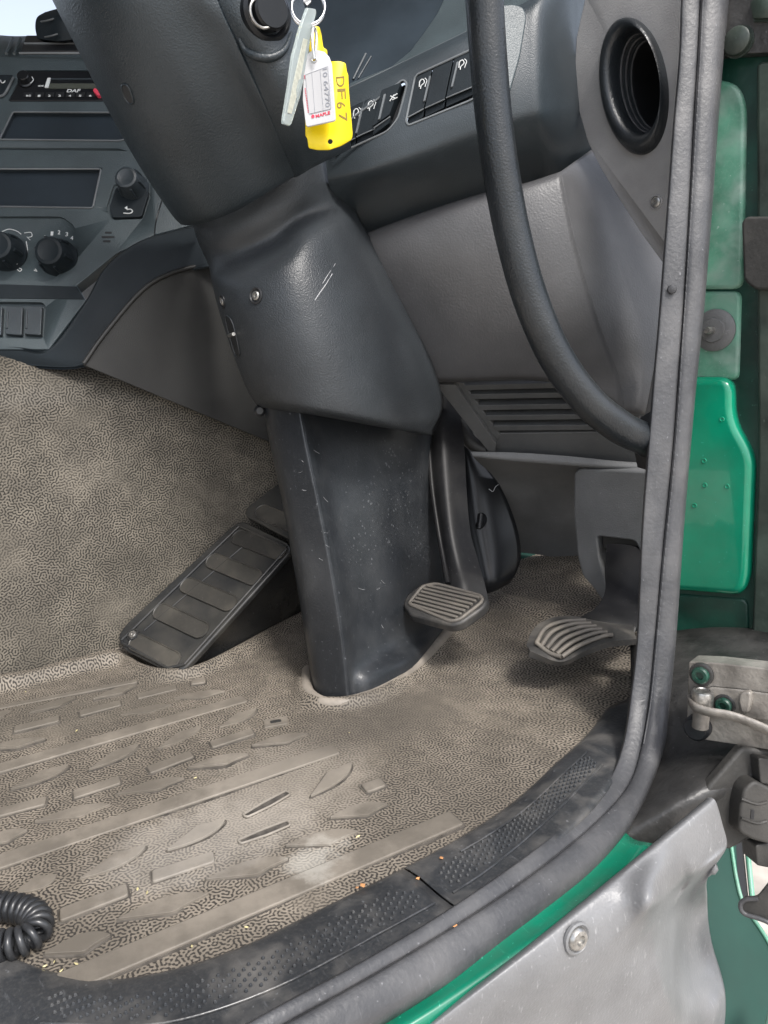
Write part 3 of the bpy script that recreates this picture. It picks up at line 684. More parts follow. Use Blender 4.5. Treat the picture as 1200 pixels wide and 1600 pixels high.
fb = thing('door_flap', 'dark grey rubber flap with rolled edge at the right', 'rubber flap', P(1190, 1420, .66))
FP = Pl.three((1160, 1420, .66), (1230, 1400, .64), (1220, 1450, .645))
plate('flap_sheet', [(1156, 1412), (1162, 1405), (1182, 1405), (1210, 1370), (1250, 1330), (1250, 1475), (1200, 1440), (1164, 1428)], FP, -.006, 0, M['block'], fb, .004, .002)
tube('rolled_edge', [FP.at(*p, .001) for p in ((1250, 1476), (1200, 1441), (1164, 1428), (1157, 1415), (1164, 1406), (1184, 1404))], .0020, M['seal'], fb, 8, 6)

cb = thing('connector_block', 'dirty black connector block clipped to a bracket under the hinge', 'connector', P(1160, 1300, .68))
BP = Pl.three((1110, 1240, .655), (1200, 1190, .66), (1150, 1320, .66))
plate('bracket', [(1102, 1238), (1108, 1228), (1160, 1168), (1215, 1172), (1215, 1300), (1172, 1312), (1138, 1330), (1128, 1320), (1118, 1262)], BP, -.012, 0, M['block'], cb, .004, .004, seg=3)
plate('housing', [(1146, 1222), (1162, 1208), (1198, 1226), (1199, 1262), (1192, 1308), (1160, 1300), (1138, 1288), (1140, 1250)], BP, -.004, .016, M['block'], cb, .005, .004, seg=3)
plate('housing', [(1172, 1176), (1215, 1182), (1215, 1222), (1175, 1216)], BP, -.004, .012, M['block'], cb, .003, .002)
plate('housing', [(1170, 1312), (1196, 1308), (1192, 1348), (1172, 1344)], BP, -.012, .010, M['block'], cb, .003, .002)
plate('slot', [(1156, 1252), (1161, 1253), (1160, 1267), (1155, 1266)], BP, .014, .0165, M['black'], cb, 0, 0)
for y in (1248, 1278):
    tube('housing_rib', [BP.at(1158, y, .0165), BP.at(1182, y+8, .0165), BP.at(1198, y+5, .0165)], .0012, M['block'], cb, 6, 3)

# ================================================================== centre console (left)
con = thing('centre_console', 'blue-grey centre console fascia with knobs, trays and switches', 'console', xp(60, 560, -1.1))
CP = Pl.three((0, 540, .975), (240, 540, .985), (0, 60, 1.08))
fo = [(-120, 88), (330, 88), (330, 345), (300, 352), (245, 366), (182, 396), (120, 446), (134, 470), (76, 546), (-120, 546)]
f_ = plate('fascia', fo, CP, -.02, 0, M['fascia'], con, 0, .0015)
tray1 = [(18, 172), (176, 174), (192, 214), (186, 221), (-4, 218)]
tray1 = [(20, 174), (210, 175), (195, 219), (186, 221), (-2, 219)]
tray2 = [(-120, 262), (160, 262), (146, 326), (-120, 322)]
radio_o = [(38, 110), (250, 110), (240, 158), (13, 158)]
kn = [(-120, 338), (96, 338), (116, 352), (123, 385), (114, 412), (78, 440), (-120, 436)]
sw_o = [(-120, 470), (66, 472), (72, 478), (68, 530), (-120, 524)]
knobhole = [(166, 326), (178, 288), (226, 290), (236, 305), (224, 342), (176, 344)]
bank_cut = [(-120, 440), (122, 447), (134, 469), (-120, 466)]
cut(f_, [cutter(tray1, CP, -.03, .01, .003), cutter(tray2, CP, -.03, .01, .003), cutter(radio_o, CP, -.03, .01, .002), cutter(kn, CP, -.004, .01, .006), cutter(sw_o, CP, -.006, .01, .006), cutter(knobhole, CP, -.002, .01, .004), cutter([(-120, 229), (184, 232), (200, 236), (-120, 232.5)], CP, -.004, .01)])
def tray_box(pix, dep, name):
    sh = [CP.at(*p, 0) for p in pix]; n_ = CP.n; m = len(sh); back = [p-n_*dep for p in sh]
    vs = sh+back; fs = [tuple(range(m, 2*m))]+[(i, (i+1) % m, m+(i+1) % m, m+i) for i in range(m)]
    vs2 = [v-n_*.0005 for v in vs]
    o = link(name, mesh(name, vs2, fs, False), M['tray'], con)
    s = o.modifiers.new('s', 'SOLIDIFY'); s.thickness = .002; s.offset = 0
    rimp = [CP.at(*p, .0004) for p in pix]
    tube('tray_rim', fillet(rimp, .003, 3), .0013, M['rim'], o, 6, 1, closed=True)
    return o
tray_box([(20, 175), (209, 176), (195, 218), (186, 220), (-1, 218)], .007, 'storage_tray')
tray_box([(-118, 264), (158, 264), (145, 325), (-118, 321)], .007, 'storage_tray')
# dark strip between the climate panel and the switch row
plate('recess_strip', [(-118, 441), (120, 448), (132, 468), (-118, 465)], CP, -.001, .001, M['dashdark'], con, 0, .0005)
# climate panel with two turning knobs
def knob(p0, p1, r, parent, matk, name='turning_knob', idx=None):
    a = CP.at(*p0, -.002); b = CP.at(*p1, .030); ax = (b-a).normalized(); h = (b-a).length
    k = lathe(name, a, ax, [(r*1.12, -.004), (r*1.12, h*.10), (r*1.02, h*.18), (r*.94, h*.5), (r*.84, h*.85), (r*.76, h*.97), (r*.60, h), (r*.56, h*.985), (0, h*.985)], matk, parent, 36)
    for q in range(6):
        t = 2*math.pi*q/6; u = ax.orthogonal().normalized(); v = ax.cross(u); d = u*math.cos(t)+v*math.sin(t); s = ax.cross(d)
        A = a+ax*h*.30+d*r*.97; B = a+ax*h*.84+d*r*.84
        tube('grip', [A, A.lerp(B, .5)+d*r*.03, B], r*.10, matk, k, 8, 4)
    return k
knob((92, 404), (75, 391), .0225, con, M['dashdark'])
knob((12, 396), (-5, 382), .0225, con, M['dashdark'])
cl_t = [('0', 70, 373), ('1', 81, 367), ('2', 92, 365), ('3', 104, 368), ('4', 112, 374)]
KP = CP.up(-.004)
for s, x, y in cl_t: text('numeral', s, KP, (x-2, y+1), (x+2, y+1), 7, M['white'], con)
tube('dial_mark', [KP.at(*p, .0006) for p in ((3, 362), (14, 358), (26, 361), (33, 366))], .0006, M['white'], con, 5, 4)
tube('dial_mark', [KP.at(*p, .0006) for p in ((41, 377), (43, 392), (40, 404), (34, 412))], .0006, M['white'], con, 5, 4)
for q in ([(38, 364), (48, 363), (50, 369), (44, 371)], [(42, 370), (47, 375), (44, 372)], [(27, 421), (31, 424), (34, 421), (30, 419)], [(98, 425), (102, 424), (104, 427)], [(53, 422), (58, 424), (55, 420)]):
    tube('pictogram', [KP.at(*p, .0006) for p in q], .0005, M['white'], con, 5, 3)
plate('pointer', [(23, 409.5), (24.5, 408.5), (29, 413), (27.5, 414.5)], CP, .0015, .003, M['white'], con, 0, 0)
# menu knob on its own pad
plate('menu_pad', [(172, 326), (182, 295), (228, 296), (233, 305), (222, 341), (176, 342)], CP, -.004, .0035, M['dashdark'], con, .004, .001)
knob((210, 296), (196, 276), .0185, con, M['dash'], 'menu_knob')
tube('return_arrow', [CP.at(*p, .0042) for p in ((193, 333), (203, 333.5), (207, 330), (204, 327), (198, 327.5))], .0008, M['white'], con, 6, 4)
plate('arrow_head', [(200, 325), (196, 328), (200.5, 330.5)], CP, .0035, .0045, M['white'], con, 0, 0)
for y, x0, x1 in ((363.5, 164, 175), (370.5, 159, 179), (377, 161, 173)):
    plate('microphone_slot', [(x0, y-1.4), (x1, y-1.4), (x1, y+1.6), (x0, y+1.6)], CP, -.001, .0004, M['black'], con, .0008, 0)
tube('panel_gap', [CP.at(*p, .0003) for p in ((254, 310), (244, 345), (242, 372), (250, 395), (262, 410))], .0009, M['black'], con, 6, 5)
# switch row
for x in (-52, -20, 12, 42):
    s_ = plate('rocker_switch', [(x-2, 478), (x+24, 479), (x+22, 524), (x-4, 522)], CP, -.006, .001, M['dash'], con, .002, .001)
    plate('rocker_ridge', [(x-1, 487), (x+2, 487), (x+1, 514), (x-2, 514)], CP, .0, .0025, M['dash'], s_, 0, .0005)
# moulded arch sweeping from the fascia towards the column
a0 = [(-120, 546, .978), (20, 546, .978), (76, 546, .977), (133, 472, .99), (122, 446, .997), (182, 397, 1.005), (245, 367, 1.008), (345, 345, 1.005)]
a0 = [(-120, 546, .974), (20, 546, .974), (76, 546, .973), (134, 471, .984), (160, 424, .993), (196, 390, 1.0), (245, 367, 1.004), (345, 345, 1.0)]
a3 = [(-120, 570, .985), (20, 570, .98), (132, 570, .972), (172, 516, .985), (200, 482, .992), (224, 458, .997), (272, 430, 1.003), (345, 412, 1.0)]
ar = [[(x, y, d+.012) for x, y, d in a0], a0]+[[tuple(p+(q-p)*f_ for p, q in zip(a, b))[:2]+(a[2]+(b[2]-a[2])*f_-.001*math.sin(f_*3.14),) for a, b in zip(a0, a3)] for f_ in (.06, .35, .65, .94)]+[a3, [(x, y, d+.012) for x, y, d in a3]]
patch('arch_trim', ar, M['dashdark'], con, 6, 5, .004, .001)
SP = Pl(xp(200, 560, -1.02), (1, 0, 0))
plate('side_panel', [(130, 570), (165, 521), (222, 455), (270, 427), (330, 412), (450, 400), (520, 700), (425, 692)], SP, -.006, .0, M['sidepanel'], con, .002, .002, seg=3)
tube('panel_bead', [SP.at(*p, .001) for p in ((131, 568), (165, 520), (222, 454), (270, 426), (332, 411))], .003, M['sidepanel'], con, 8, 6)
# dash top with vent, and the gauge pod standing on it
top = [[(-120, 40, 1.20), (0, 55, 1.20), (60, 56, 1.2), (180, 56, 1.2), (330, 56, 1.2)], [(-120, 62, 1.12), (0, 68, 1.12), (60, 70, 1.12), (180, 70, 1.12), (330, 70, 1.12)],
       [(-120, 84, 1.085), (0, 86, 1.085), (60, 84, 1.085), (180, 84, 1.085), (330, 84, 1.085)], [(-120, 98, 1.085), (0, 98, 1.085), (60, 97, 1.085), (180, 97, 1.085), (330, 97, 1.085)], [(-120, 102, 1.095), (0, 102, 1.095), (60, 101, 1.095), (180, 101, 1.095), (330, 101, 1.095)]]
patch('dash_top', top, M['fascia'], con, 5, 5, .004, 0)
VP = Pl.three((40, 84, 1.083), (120, 84, 1.083), (60, 62, 1.13))
o = plate('air_vent', [(34, 84), (42, 60), (160, 60), (160, 84)], VP, -.002, .004, M['black'], con, .003, .001)
for y in (66, 81): tube('vent_rim', [VP.at(30 if y > 70 else 38, y+2, .005), VP.at(160, y+2, .005)], .0015, M['rim'], o, 6, 2)
for x in (10, 22): tube('ledge_rib', [VP.at(x, 84, .004), VP.at(x+10, 60, .004)], .002, M['fascia'], con, 6, 2)
pod = thing('dash_gauge_pod', 'small black rounded pod standing on top of the dash', 'dash pod', P(80, 62, 1.12))
patch('pod_shell', [[(58, 60, 1.10), (90, 64, 1.085), (125, 60, 1.085)], [(55, 42, 1.10), (88, 45, 1.08), (122, 42, 1.08)], [(58, 27, 1.10), (86, 26, 1.08), (115, 22, 1.08)], [(70, 19, 1.12), (88, 14, 1.105), (110, 10, 1.10)]], M['dashdark'], pod, 6, 6, .03, .004)
for y, x0, x1 in ((32, 64, 84), (56, 70, 90)): tube('pod_rib', [P(x0, y+2, 1.086), P((x0+x1)/2, y, 1.078), P(x1, y-3, 1.076)], .0011, M['rim'], pod, 6, 3)

rad = thing('car_radio', 'black car radio with narrow display fitted in the console', 'radio', CP.at(100, 158))
RP = CP.up(.002)
plate('radio_body', [(38, 111), (248, 111), (238, 157), (14, 157)], RP, -.05, 0, M['blackgloss'], rad, .002, .001)
plate('display', [(78, 131), (220, 131), (218, 139), (76, 139)], RP, 0, .0008, M['lcd'], rad, 0, 0)
plate('display_rim', [(76, 123), (222, 123), (222, 125), (75, 125)], RP, 0, .0010, M['dash'], rad, 0, 0)
plate('ejector_key', [(75, 123), (80, 123), (76, 138), (70, 138)], RP, 0, .002, M['white'], rad, .001, .0004)
kk = lathe('volume_knob', RP.at(41, 128), RP.n, [(.0105, 0), (.0105, .003), (.0085, .004), (.008, .012), (.007, .013), (0, .013)], M['blackgloss'], rad, 28)
tube('knob_mark', [RP.at(*p, .0045) for p in ((50, 120), (52, 125), (48, 130))], .0006, M['white'], rad, 5, 3)
text('brand_lettering', 'DAF', RP, (104, 144), (126, 144), 5.5, M['white'], rad, .001, .0001, .2, .02)
text('key_symbols', '<<', RP, (59, 136), (68, 136), 4, M['white'], rad, .0008, .0001, 0, .03)
for i, s in enumerate(('BND', '1', '2', '3', '4', '5', '6')):
    x = 40+i*16 if i else 38
    b_ = plate('preset_key', [(x, 145.5), (x+13, 145.5), (x+12, 152), (x-1, 152)], RP, 0, .0015, M['black'], rad, .0006, .0003)
    text('key_symbol', s, RP, (x+3, 151), (x+(10 if not i else 7), 151), 3.4, M['white'], rad, .002, .0001, 0, .02)
plate('red_key', [(150, 142), (158, 147), (158, 154), (154, 154), (147, 146)], RP, 0, .006, M['red'], rad, .001, .0006)
plate('key_pad', [(-40, 119), (22, 119), (6, 150), (-40, 150)], CP, -.002, .003, M['dashdark'], con, .003, .001)
tube('key_pad_rim', [CP.at(*p, .003) for p in ((21, 121), (14, 135), (5, 149), (-10, 150))], .0016, M['rim'], con, 6, 3)
tube('pictogram', [CP.at(*p, .0035) for p in ((1, 125), (2, 129), (6, 129), (8, 126))], .0007, M['white'], con, 5, 3)

# ================================================================== dashboard, driver's side
da = thing('dashboard', 'dark blue-grey dashboard front with switch banks right of the column', 'dashboard', P(700, 300, .9))
rows = [[(500, 160, .865), (560, 131, .85), (640, 92, .835), (735, 46, .82), (812, 8, .815), (868, -25, .83), (950, -70, .96)],
        [(505, 180, .86), (565, 155, .842), (645, 112, .827), (737, 66, .812), (813, 30, .805), (866, 0, .822), (945, -45, .955)],
        [(507, 235, .862), (570, 220, .843), (645, 188, .828), (737, 145, .812), (815, 105, .806), (863, 80, .824), (935, 45, .955)],
        [(511, 270, .866), (575, 252, .846), (648, 225, .832), (738, 192, .817), (816, 165, .812), (864, 150, .83), (940, 130, .96)],
        [(514, 288, .873), (578, 272, .853), (650, 249, .84), (740, 218, .826), (817, 192, .821), (868, 180, .838), (945, 160, .965)],
        [(522, 318, .90), (590, 298, .885), (655, 280, .872), (742, 252, .858), (818, 230, .853), (874, 215, .866), (950, 188, .975)],
        [(545, 352, .945), (600, 338, .93), (660, 318, .92), (744, 292, .905), (820, 272, .90), (878, 256, .905), (955, 205, .99)],
        [(565, 385, .97), (620, 365, .955), (670, 345, .945), (746, 318, .93), (822, 300, .925), (878, 285, .93), (965, 240, 1.0)]]
dd = patch('dash_front', rows, M['dash'], da, 8, 5, .006, 0)
SWP = Pl.three((570, 200, .843), (737, 125, .812), (645, 112, .827))
bankA = [(520, 208), (612, 138), (630, 124), (636, 131), (622, 185), (606, 205), (535, 237), (520, 240)]
bankB = [(634, 190), (648, 122), (652, 116), (737, 77), (760, 66), (760, 140), (737, 156), (638, 196)]
cut(dd, [cutter(bankA, SWP, -.03, .02, .004), cutter(bankB, SWP, -.03, .02, .004)])
for bk in (bankA, bankB):
    plate('switch_well', bk, SWP, -.022, -.010, M['black'], da, .004, 0)
    tube('switch_bezel', fillet([SWP.at(*p, .0015) for p in bk], .006, 4), .0012, M['rim'], da, 6, 1, closed=True)
def rocker(q, h, icon=None, tilt=0):
    o = plate('rocker_switch', q, SWP, -.012, h, M['dashdark'], da, .0015, .0008)
    return o
def lip(q): return [(x, y) for x, y in q]
sw = [([(540, 172), (569, 158), (555, 216), (524, 230)], .001), ([(570, 158), (597, 144), (586, 201), (557, 214)], .001), ([(598, 144), (628, 132), (610, 182), (584, 200)], .005),
      ([(650, 121), (675, 108), (662, 170), (636, 184)], .001), ([(677, 107), (708, 92), (695, 155), (664, 169)], .001), ([(710, 91), (752, 72), (742, 134), (697, 153)], .001)]
for i, (q, h) in enumerate(sw):
    o = rocker(q, h)
    (x0, y0), (x1, y1), (x2, y2), (x3, y3) = q
    lo = [(x3, y3), (x2, y2), (x2-2, y2+11), (x3-1, y3+12)]
    plate('rocker_toe', lo, SWP, -.012, h-.004, M['dashdark'], o, .001, .0006)
    tube('rocker_edge', [SWP.at(x3, y3, h+.0003), SWP.at(x2, y2, h+.0003)], .0007, M['rim'], o, 6, 2)
    if i in (0, 2, 3, 5):
        sgn = 1 if i in (0, 3) else 0
        bx0, by0 = (x1-4, y1+13) if sgn else (x0+4, y0+8)
        plate('rocker_bar', [(bx0, by0), (bx0+3, by0-1), (bx0-6, by0+38), (bx0-9, by0+39)], SWP, h-.001, h+.002, M['rim'], o, .0005, .0003)
for (x, y, h) in ((557, 178, .0014), (580, 166, .0014), (660, 132, .0014), (722, 102, .0014)):
    tube('switch_symbol', [SWP.at(*p, h) for p in ((x-5, y+4), (x-4, y-5), (x+1, y-8), (x+3, y-3), (x-2, y+2), (x-3, y+7))], .0006, M['white'], da, 5, 4)
    tube('switch_symbol', [SWP.at(*p, h) for p in ((x+4, y-10), (x+7, y-6), (x+5, y), (x+4, y+4))], .0005, M['white'], da, 5, 4)
for q in (((609, 158), (616, 148)), ((610, 150), (618, 154)), ((615, 150), (621, 146)), ((613, 156), (621, 152))):
    tube('switch_symbol', [SWP.at(*p, .0056) for p in q], .0006, M['white'], da, 5, 2)
# lighter ledge above the switches and dark instrument window
LP = Pl.three((560, 128, .872), (735, 44, .842), (690, 20, .875))
plate('dash_ledge', [(500, 165), (546, 130), (575, 118), (612, 103), (640, 80), (660, 54), (682, 22), (712, -40), (830, -60), (830, 2), (735, 49), (640, 95)], LP, -.01, 0, M['fascia'], da, 0, .0015)
GP = Pl.three((470, 100, .93), (640, 90, .90), (600, -40, .96))
plate('instrument_window', [(430, -60), (740, -60), (700, 0), (660, 70), (612, 112), (546, 145), (500, 190), (430, 190)], GP, -.004, 0, M['screenglass'], da, 0, 0)
for a, b, wd in (((552, 124), (572, 84), .0030), ((560, 122), (580, 88), .0018)):
    tube('window_streak', [GP.at(*a, .001), GP.at(*b, .001)], wd*.5, M['dash'], da, 6, 2)
tube('ledge_line', [LP.at(*p, .001) for p in ((546, 137), (640, 93), (735, 47), (800, 14))], .0010, M['rim'], da, 6, 4)
HP2 = Pl.three((800, 40, .803), (820, 150, .803), (785, 150, .80))
plate('hood_end', [(770, 12), (800, 8), (818, 14), (822, 30), (812, 90), (795, 150), (770, 160)], HP2, -.004, .003, M['fascia'], da, .006, .002)
# knee panel: padded, with creased side
kp = thing('knee_panel', 'grey leather-grained padded knee panel below the dashboard', 'trim panel', P(780, 590, .95))
rows = [[(553, 378, 0.945), (562, 368, 0.935), (650, 335, 0.905), (745, 304, 0.885), (820, 286, 0.873), (872, 269, 0.8684999999999999), (876, 268, 0.8675), (880, 266.5, 0.8744999999999999), (950, 215, 0.99)], [(560, 390, 0.935), (572, 384, 0.922), (655, 352, 0.893), (748, 322, 0.873), (824, 303, 0.862), (876, 288, 0.8604999999999999), (880, 287, 0.8595), (884, 285.5, 0.8664999999999999), (985, 255, 0.985)], [(582, 438, 0.945), (594, 434, 0.932), (670, 415, 0.9), (762, 398, 0.878), (842, 388, 0.865), (895, 380, 0.8644999999999999), (899, 379, 0.8635), (903, 377.5, 0.8704999999999999), (1050, 345, 0.965)], [(624, 524, 0.968), (636, 520, 0.958), (710, 508, 0.927), (792, 500, 0.905), (868, 498, 0.887), (930, 501, 0.8805), (934, 500, 0.8795000000000001), (938, 498.5, 0.8865), (1065, 465, 0.94)], [(664, 584, 0.99), (678, 581, 0.98), (752, 578, 0.955), (828, 575, 0.935), (900, 580, 0.918), (964, 595, 0.9055), (968, 594, 0.9045000000000001), (972, 592.5, 0.9115), (1040, 570, 0.915)], [(671, 594, 1.0), (686, 595, 0.992), (756, 593, 0.97), (830, 592, 0.95), (905, 603, 0.93), (972, 641, 0.9135), (976, 640, 0.9125000000000001), (980, 638.5, 0.9195), (1028, 640, 0.92)], [(676, 596, 1.03), (690, 598, 1.02), (760, 596, 1.0), (832, 595, 0.98), (906, 608, 0.96), (974, 648, 0.9355), (978, 647, 0.9345000000000001), (982, 645.5, 0.9415), (1026, 652, 0.94)]]
patch('padded_skin', [r[:5]+[r[6]] for r in rows], M['padded'], kp, 6, 5, .004, 0)
patch('padded_side', [[r[6], tuple(a*.93+b*.07-(.0012 if i == 2 else 0) for i, (a, b) in enumerate(zip(r[6], r[8]))), tuple((a+b)/2-(.008 if i == 2 else 0) for i, (a, b) in enumerate(zip(r[6], r[8]))), r[8]] for r in rows], M['padded'], kp, 6, 5, .004, 0)
# grille under it
gr = thing('heater_grille', 'grey heater outlet grille with horizontal slats under the knee panel', 'grille', P(800, 700, 1.05))
GR = Pl.three((690, 605, 1.02), (920, 605, .97), (800, 690, 1.06))
def gplate(name, q, h0, h1, m, bev=.001, rd=0): return plate(name, q, GR, h0, h1, m, gr, rd, bev)
gplate('grille_back', [(690, 596), (1000, 596), (1000, 690), (775, 690)], -.03, -.022, M['black'], 0)
gplate('frame_bar', [(682, 597), (712, 597), (776, 690), (774, 704), (766, 704)], -.02, .006, M['kick'], .002, .002)
gplate('frame_bar', [(712, 599), (724, 600), (782, 682), (776, 690)], -.02, -.002, M['kick'], .001)
for i, (xa, ya, xb, yb) in enumerate(((722, 607, 1000, 600), (733, 621, 1000, 616), (746, 638, 1000, 634), (758, 654, 1000, 651), (770, 670, 1000, 668))):
    gplate('slat', [(xa, ya-4), (xb, yb-4), (xb, yb+4), (xa+5, ya+4)], -.018, -.001, M['kick'], .0008)
gplate('lower_bar', [(776, 680), (1000, 677), (1010, 728), (740, 708), (770, 706)], -.02, -.004, M['kick'], .0015)
# kick panel below with lip
kk_ = thing('kick_panel', 'smooth grey kick panel under the heater grille', 'trim panel', P(850, 860, 1.3))
rows = [[(736, 706, 1.075), (800, 707, 1.06), (880, 712, 1.045), (960, 720, 1.03), (1020, 724, 1.02)],
        [(740, 714, 1.077), (802, 720, 1.062), (881, 726, 1.047), (960, 732, 1.032), (1020, 736, 1.022)],
        [(746, 721, 1.10), (806, 726, 1.085), (884, 732, 1.07), (962, 738, 1.06), (1020, 742, 1.05)],
        [(778, 752, 1.16), (820, 756, 1.16), (890, 764, 1.15), (965, 772, 1.14), (1020, 776, 1.13)],
        [(797, 796, 1.22), (835, 802, 1.22), (900, 812, 1.21), (965, 820, 1.20), (1020, 826, 1.19)],
        [(806, 835, 1.28), (840, 840, 1.275), (900, 850, 1.26), (965, 860, 1.25), (1020, 866, 1.24)],
        [(810, 863, 1.315), (845, 867, 1.305), (905, 879, 1.29), (965, 892, 1.275), (1020, 902, 1.265)]]
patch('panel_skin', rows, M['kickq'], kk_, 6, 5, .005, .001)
bk_ = thing('bulkhead_strip', 'thin dark green painted bulkhead strip above the toe board', 'bulkhead', P(850, 885, 1.36))
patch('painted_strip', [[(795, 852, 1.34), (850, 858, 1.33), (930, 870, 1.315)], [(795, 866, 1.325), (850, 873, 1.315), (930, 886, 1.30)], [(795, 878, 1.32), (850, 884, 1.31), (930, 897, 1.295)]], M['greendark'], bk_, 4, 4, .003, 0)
# accelerator housing
ph = thing('pedal_housing', 'grained grey housing around the accelerator pedal arm', 'pedal housing', P(950, 940, 1.05))
HH = Pl.three((900, 740, 1.06), (1010, 740, 1.0), (920, 920, 1.10))
h_ = plate('housing_shell', [(897, 738), (906, 732), (1030, 738), (1030, 960), (985, 950), (940, 938), (928, 920), (910, 900), (902, 870), (896, 800)], HH, -.03, 0, M['kickp'], ph, .006, 0)
cut(h_, [cutter([(933, 838), (992, 845), (1000, 862), (1000, 970), (960, 960), (942, 895), (936, 870)], HH, -.05, .02, .006)])
bevelmod(h_, .003, 3, 40)
plate('opening_back', [(925, 830), (1010, 840), (1010, 900), (925, 900)], HH, -.05, -.034, M['black'], ph, 0, 0)
plate('guide_block', [(935, 840), (1000, 845), (1000, 866), (937, 862)], HH, -.03, -.012, M['block'], ph, 0, .002)

# ------------------------------------------------------------------ pedals
bpd = thing('brake_pedal', 'dusty black brake pedal with flat ribbed rubber pad', 'brake pedal', P(700, 970, .97))
arm = [[(668, 610, 1.1), (690, 612, 1.085), (716, 618, 1.09)], [(668, 690, 1.07), (690, 690, 1.05), (725, 690, 1.064)], [(672, 760, 1.05), (695, 760, 1.03), (729, 765, 1.044)], [(682, 830, 1.03), (702, 828, 1.01), (735, 830, 1.024)], [(692, 885, 1.005), (714, 880, 0.99), (747, 875, 1.009)], [(698, 918, 0.98), (725, 915, 0.972), (758, 915, 0.985)], [(700, 945, 0.968), (728, 945, 0.962), (765, 945, 0.97)]]
patch('pedal_arm', arm, M['pedalarm'], bpd, 6, 6, .012, .002)
tube('arm_edge', [P(*p) for p in ((669, 680, 1.068), (675, 760, 1.045), (685, 830, 1.024), (694, 880, 1.0), (700, 912, .978))], .0035, M['pedalarm'], bpd, 8, 6)
BPl = Pl(P(695, 942, .945), (.10, -.42, .90))
pq = [(629, 944), (634, 930), (660, 911), (680, 907), (752, 926), (762, 936), (756, 948), (722, 972), (704, 977), (640, 960)]
pad = plate('pad', pq, BPl, -.014, 0, M['pedal'], bpd, .006, .004, seg=3)
def bl(q, u, v):
    a, b, c, d = [Vector((*p, 0)) for p in q]; return (a.lerp(b, u)).lerp(d.lerp(c, u), v)
quad = [(664, 913), (757, 934), (716, 971), (634, 947)]
for i in range(7):
    v0, v1 = .02+i*.14, .02+i*.14+.085
    us = (.05, .95)
    q = [bl(quad, us[0], v0), bl(quad, us[1], v0), bl(quad, us[1], v1), bl(quad, us[0], v1)]
    plate('rib', [(p.x, p.y) for p in q], BPl, -.002, .0028, M['ped_top'], pad, .002, .0008)
tube('pad_edge', fillet([BPl.at(*p, .0005) for p in ((638, 944), (660, 916), (682, 912), (752, 931), (754, 940), (718, 968), (704, 971))], .006, 3), .0022, M['ped_top'], pad, 8, 1, closed=True)
apd = thing('accelerator_pedal', 'dusty black accelerator pedal with curved grooved tread', 'accelerator', P(900, 1030, .88))
ap = [[(822, 1008, .885), (832, 985, .905), (850, 970, .92), (890, 962, .935), (990, 974, .93)],
      [(824, 1010, .878), (850, 1000, .885), (872, 985, .898), (912, 975, .91), (990, 982, .90)],
      [(826, 1013, .872), (862, 1016, .868), (895, 1000, .88), (935, 988, .89), (992, 990, .885)],
      [(828, 1017, .866), (875, 1034, .855), (912, 1018, .862), (950, 1003, .87), (995, 998, .875)]]
acp = patch('tread_plate', ap, M['pedal'], apd, 8, 8, .008, .002)
for k in range(6):
    f = k/5
    a = Vector((838, 1005, .882)).lerp(Vector((878, 1026, .859)), f); b = Vector((852, 982, .902)).lerp(Vector((906, 1008, .869)), f); c = Vector((880, 971, .916)).lerp(Vector((942, 994, .882)), f); d = Vector((915, 969, .915)).lerp(Vector((958, 992, .880)), f)
    tube('rib', [P(q.x, q.y, q.z-.004) for q in (a, b, c, d)], .0026, M['ped_top'], acp, 8, 5)
tube('rib', [P(*q) for q in ((838, 1004, .876), (858, 1020, .864), (877, 1026, .855))], .0026, M['ped_top'], acp, 8, 5)
patch('pedal_arm', [[(948, 850, 1.05), (970, 850, 1.045), (1002, 855, 1.04)], [(945, 890, 1.02), (970, 890, 1.01), (1002, 895, 1.005)], [(945, 925, .985), (970, 925, .975), (1002, 930, .97)], [(930, 950, .95), (965, 952, .945), (1005, 955, .94)], [(905, 966, .93), (950, 972, .92), (995, 978, .92)], [(905, 978, .925), (950, 985, .915), (992, 988, .915)]], M['pedalarm'], apd, 6, 6, .008, .002)
tube('return_link', [P(960, 1005, .90), P(985, 985, .92), P(1010, 968, .94)], .005, M['black'], apd, 10, 4)

# ------------------------------------------------------------------ dark side cover with twist fastener
sc_ = thing('pedal_side_cover', 'glossy black plastic cover with twist fastener behind the brake pedal', 'cover', P(770, 920, 1.2))
rows = [[(690, 600, 1.18), (712, 610, 1.17), (735, 650, 1.17)], [(700, 680, 1.17), (725, 690, 1.155), (748, 712, 1.16)], [(705, 750, 1.165), (740, 752, 1.15), (782, 760, 1.165)], [(712, 820, 1.16), (752, 820, 1.145), (806, 818, 1.17)], [(730, 875, 1.15), (765, 875, 1.14), (814, 866, 1.17)], [(745, 910, 1.14), (772, 908, 1.135), (806, 896, 1.165)], [(752, 930, 1.15), (772, 924, 1.145), (795, 912, 1.165)]]
patch('cover_skin', rows, M['blackgloss'], sc_, 7, 6, .003, 0)
SC = Pl.three((725, 800, 1.147), (775, 810, 1.15), (755, 860, 1.14))
tf = lathe('twist_fastener', SC.at(749, 814, -.002), SC.n, [(.0155, -.004), (.0155, .003), (.0135, .0055), (0, .006)], M['blackgloss'], sc_, 28, squash=(Vector((1, .5, 0)), .75))
tube('grip_ridge', [SC.at(751, 803, .006), SC.at(748, 826, .006)], .004, M['blackgloss'], tf, 10, 3)
tube('fibre', [P(764, 764, 1.14), P(770, 768, 1.135), P(774, 761, 1.14), P(779, 757, 1.145)], .0004, M['white'], sc_, 5, 4)
tube('bracket_tube', [P(718, 660, 1.10), P(735, 690, 1.09), P(760, 704, 1.085)], .010, M['block'], kk_, 12, 4)

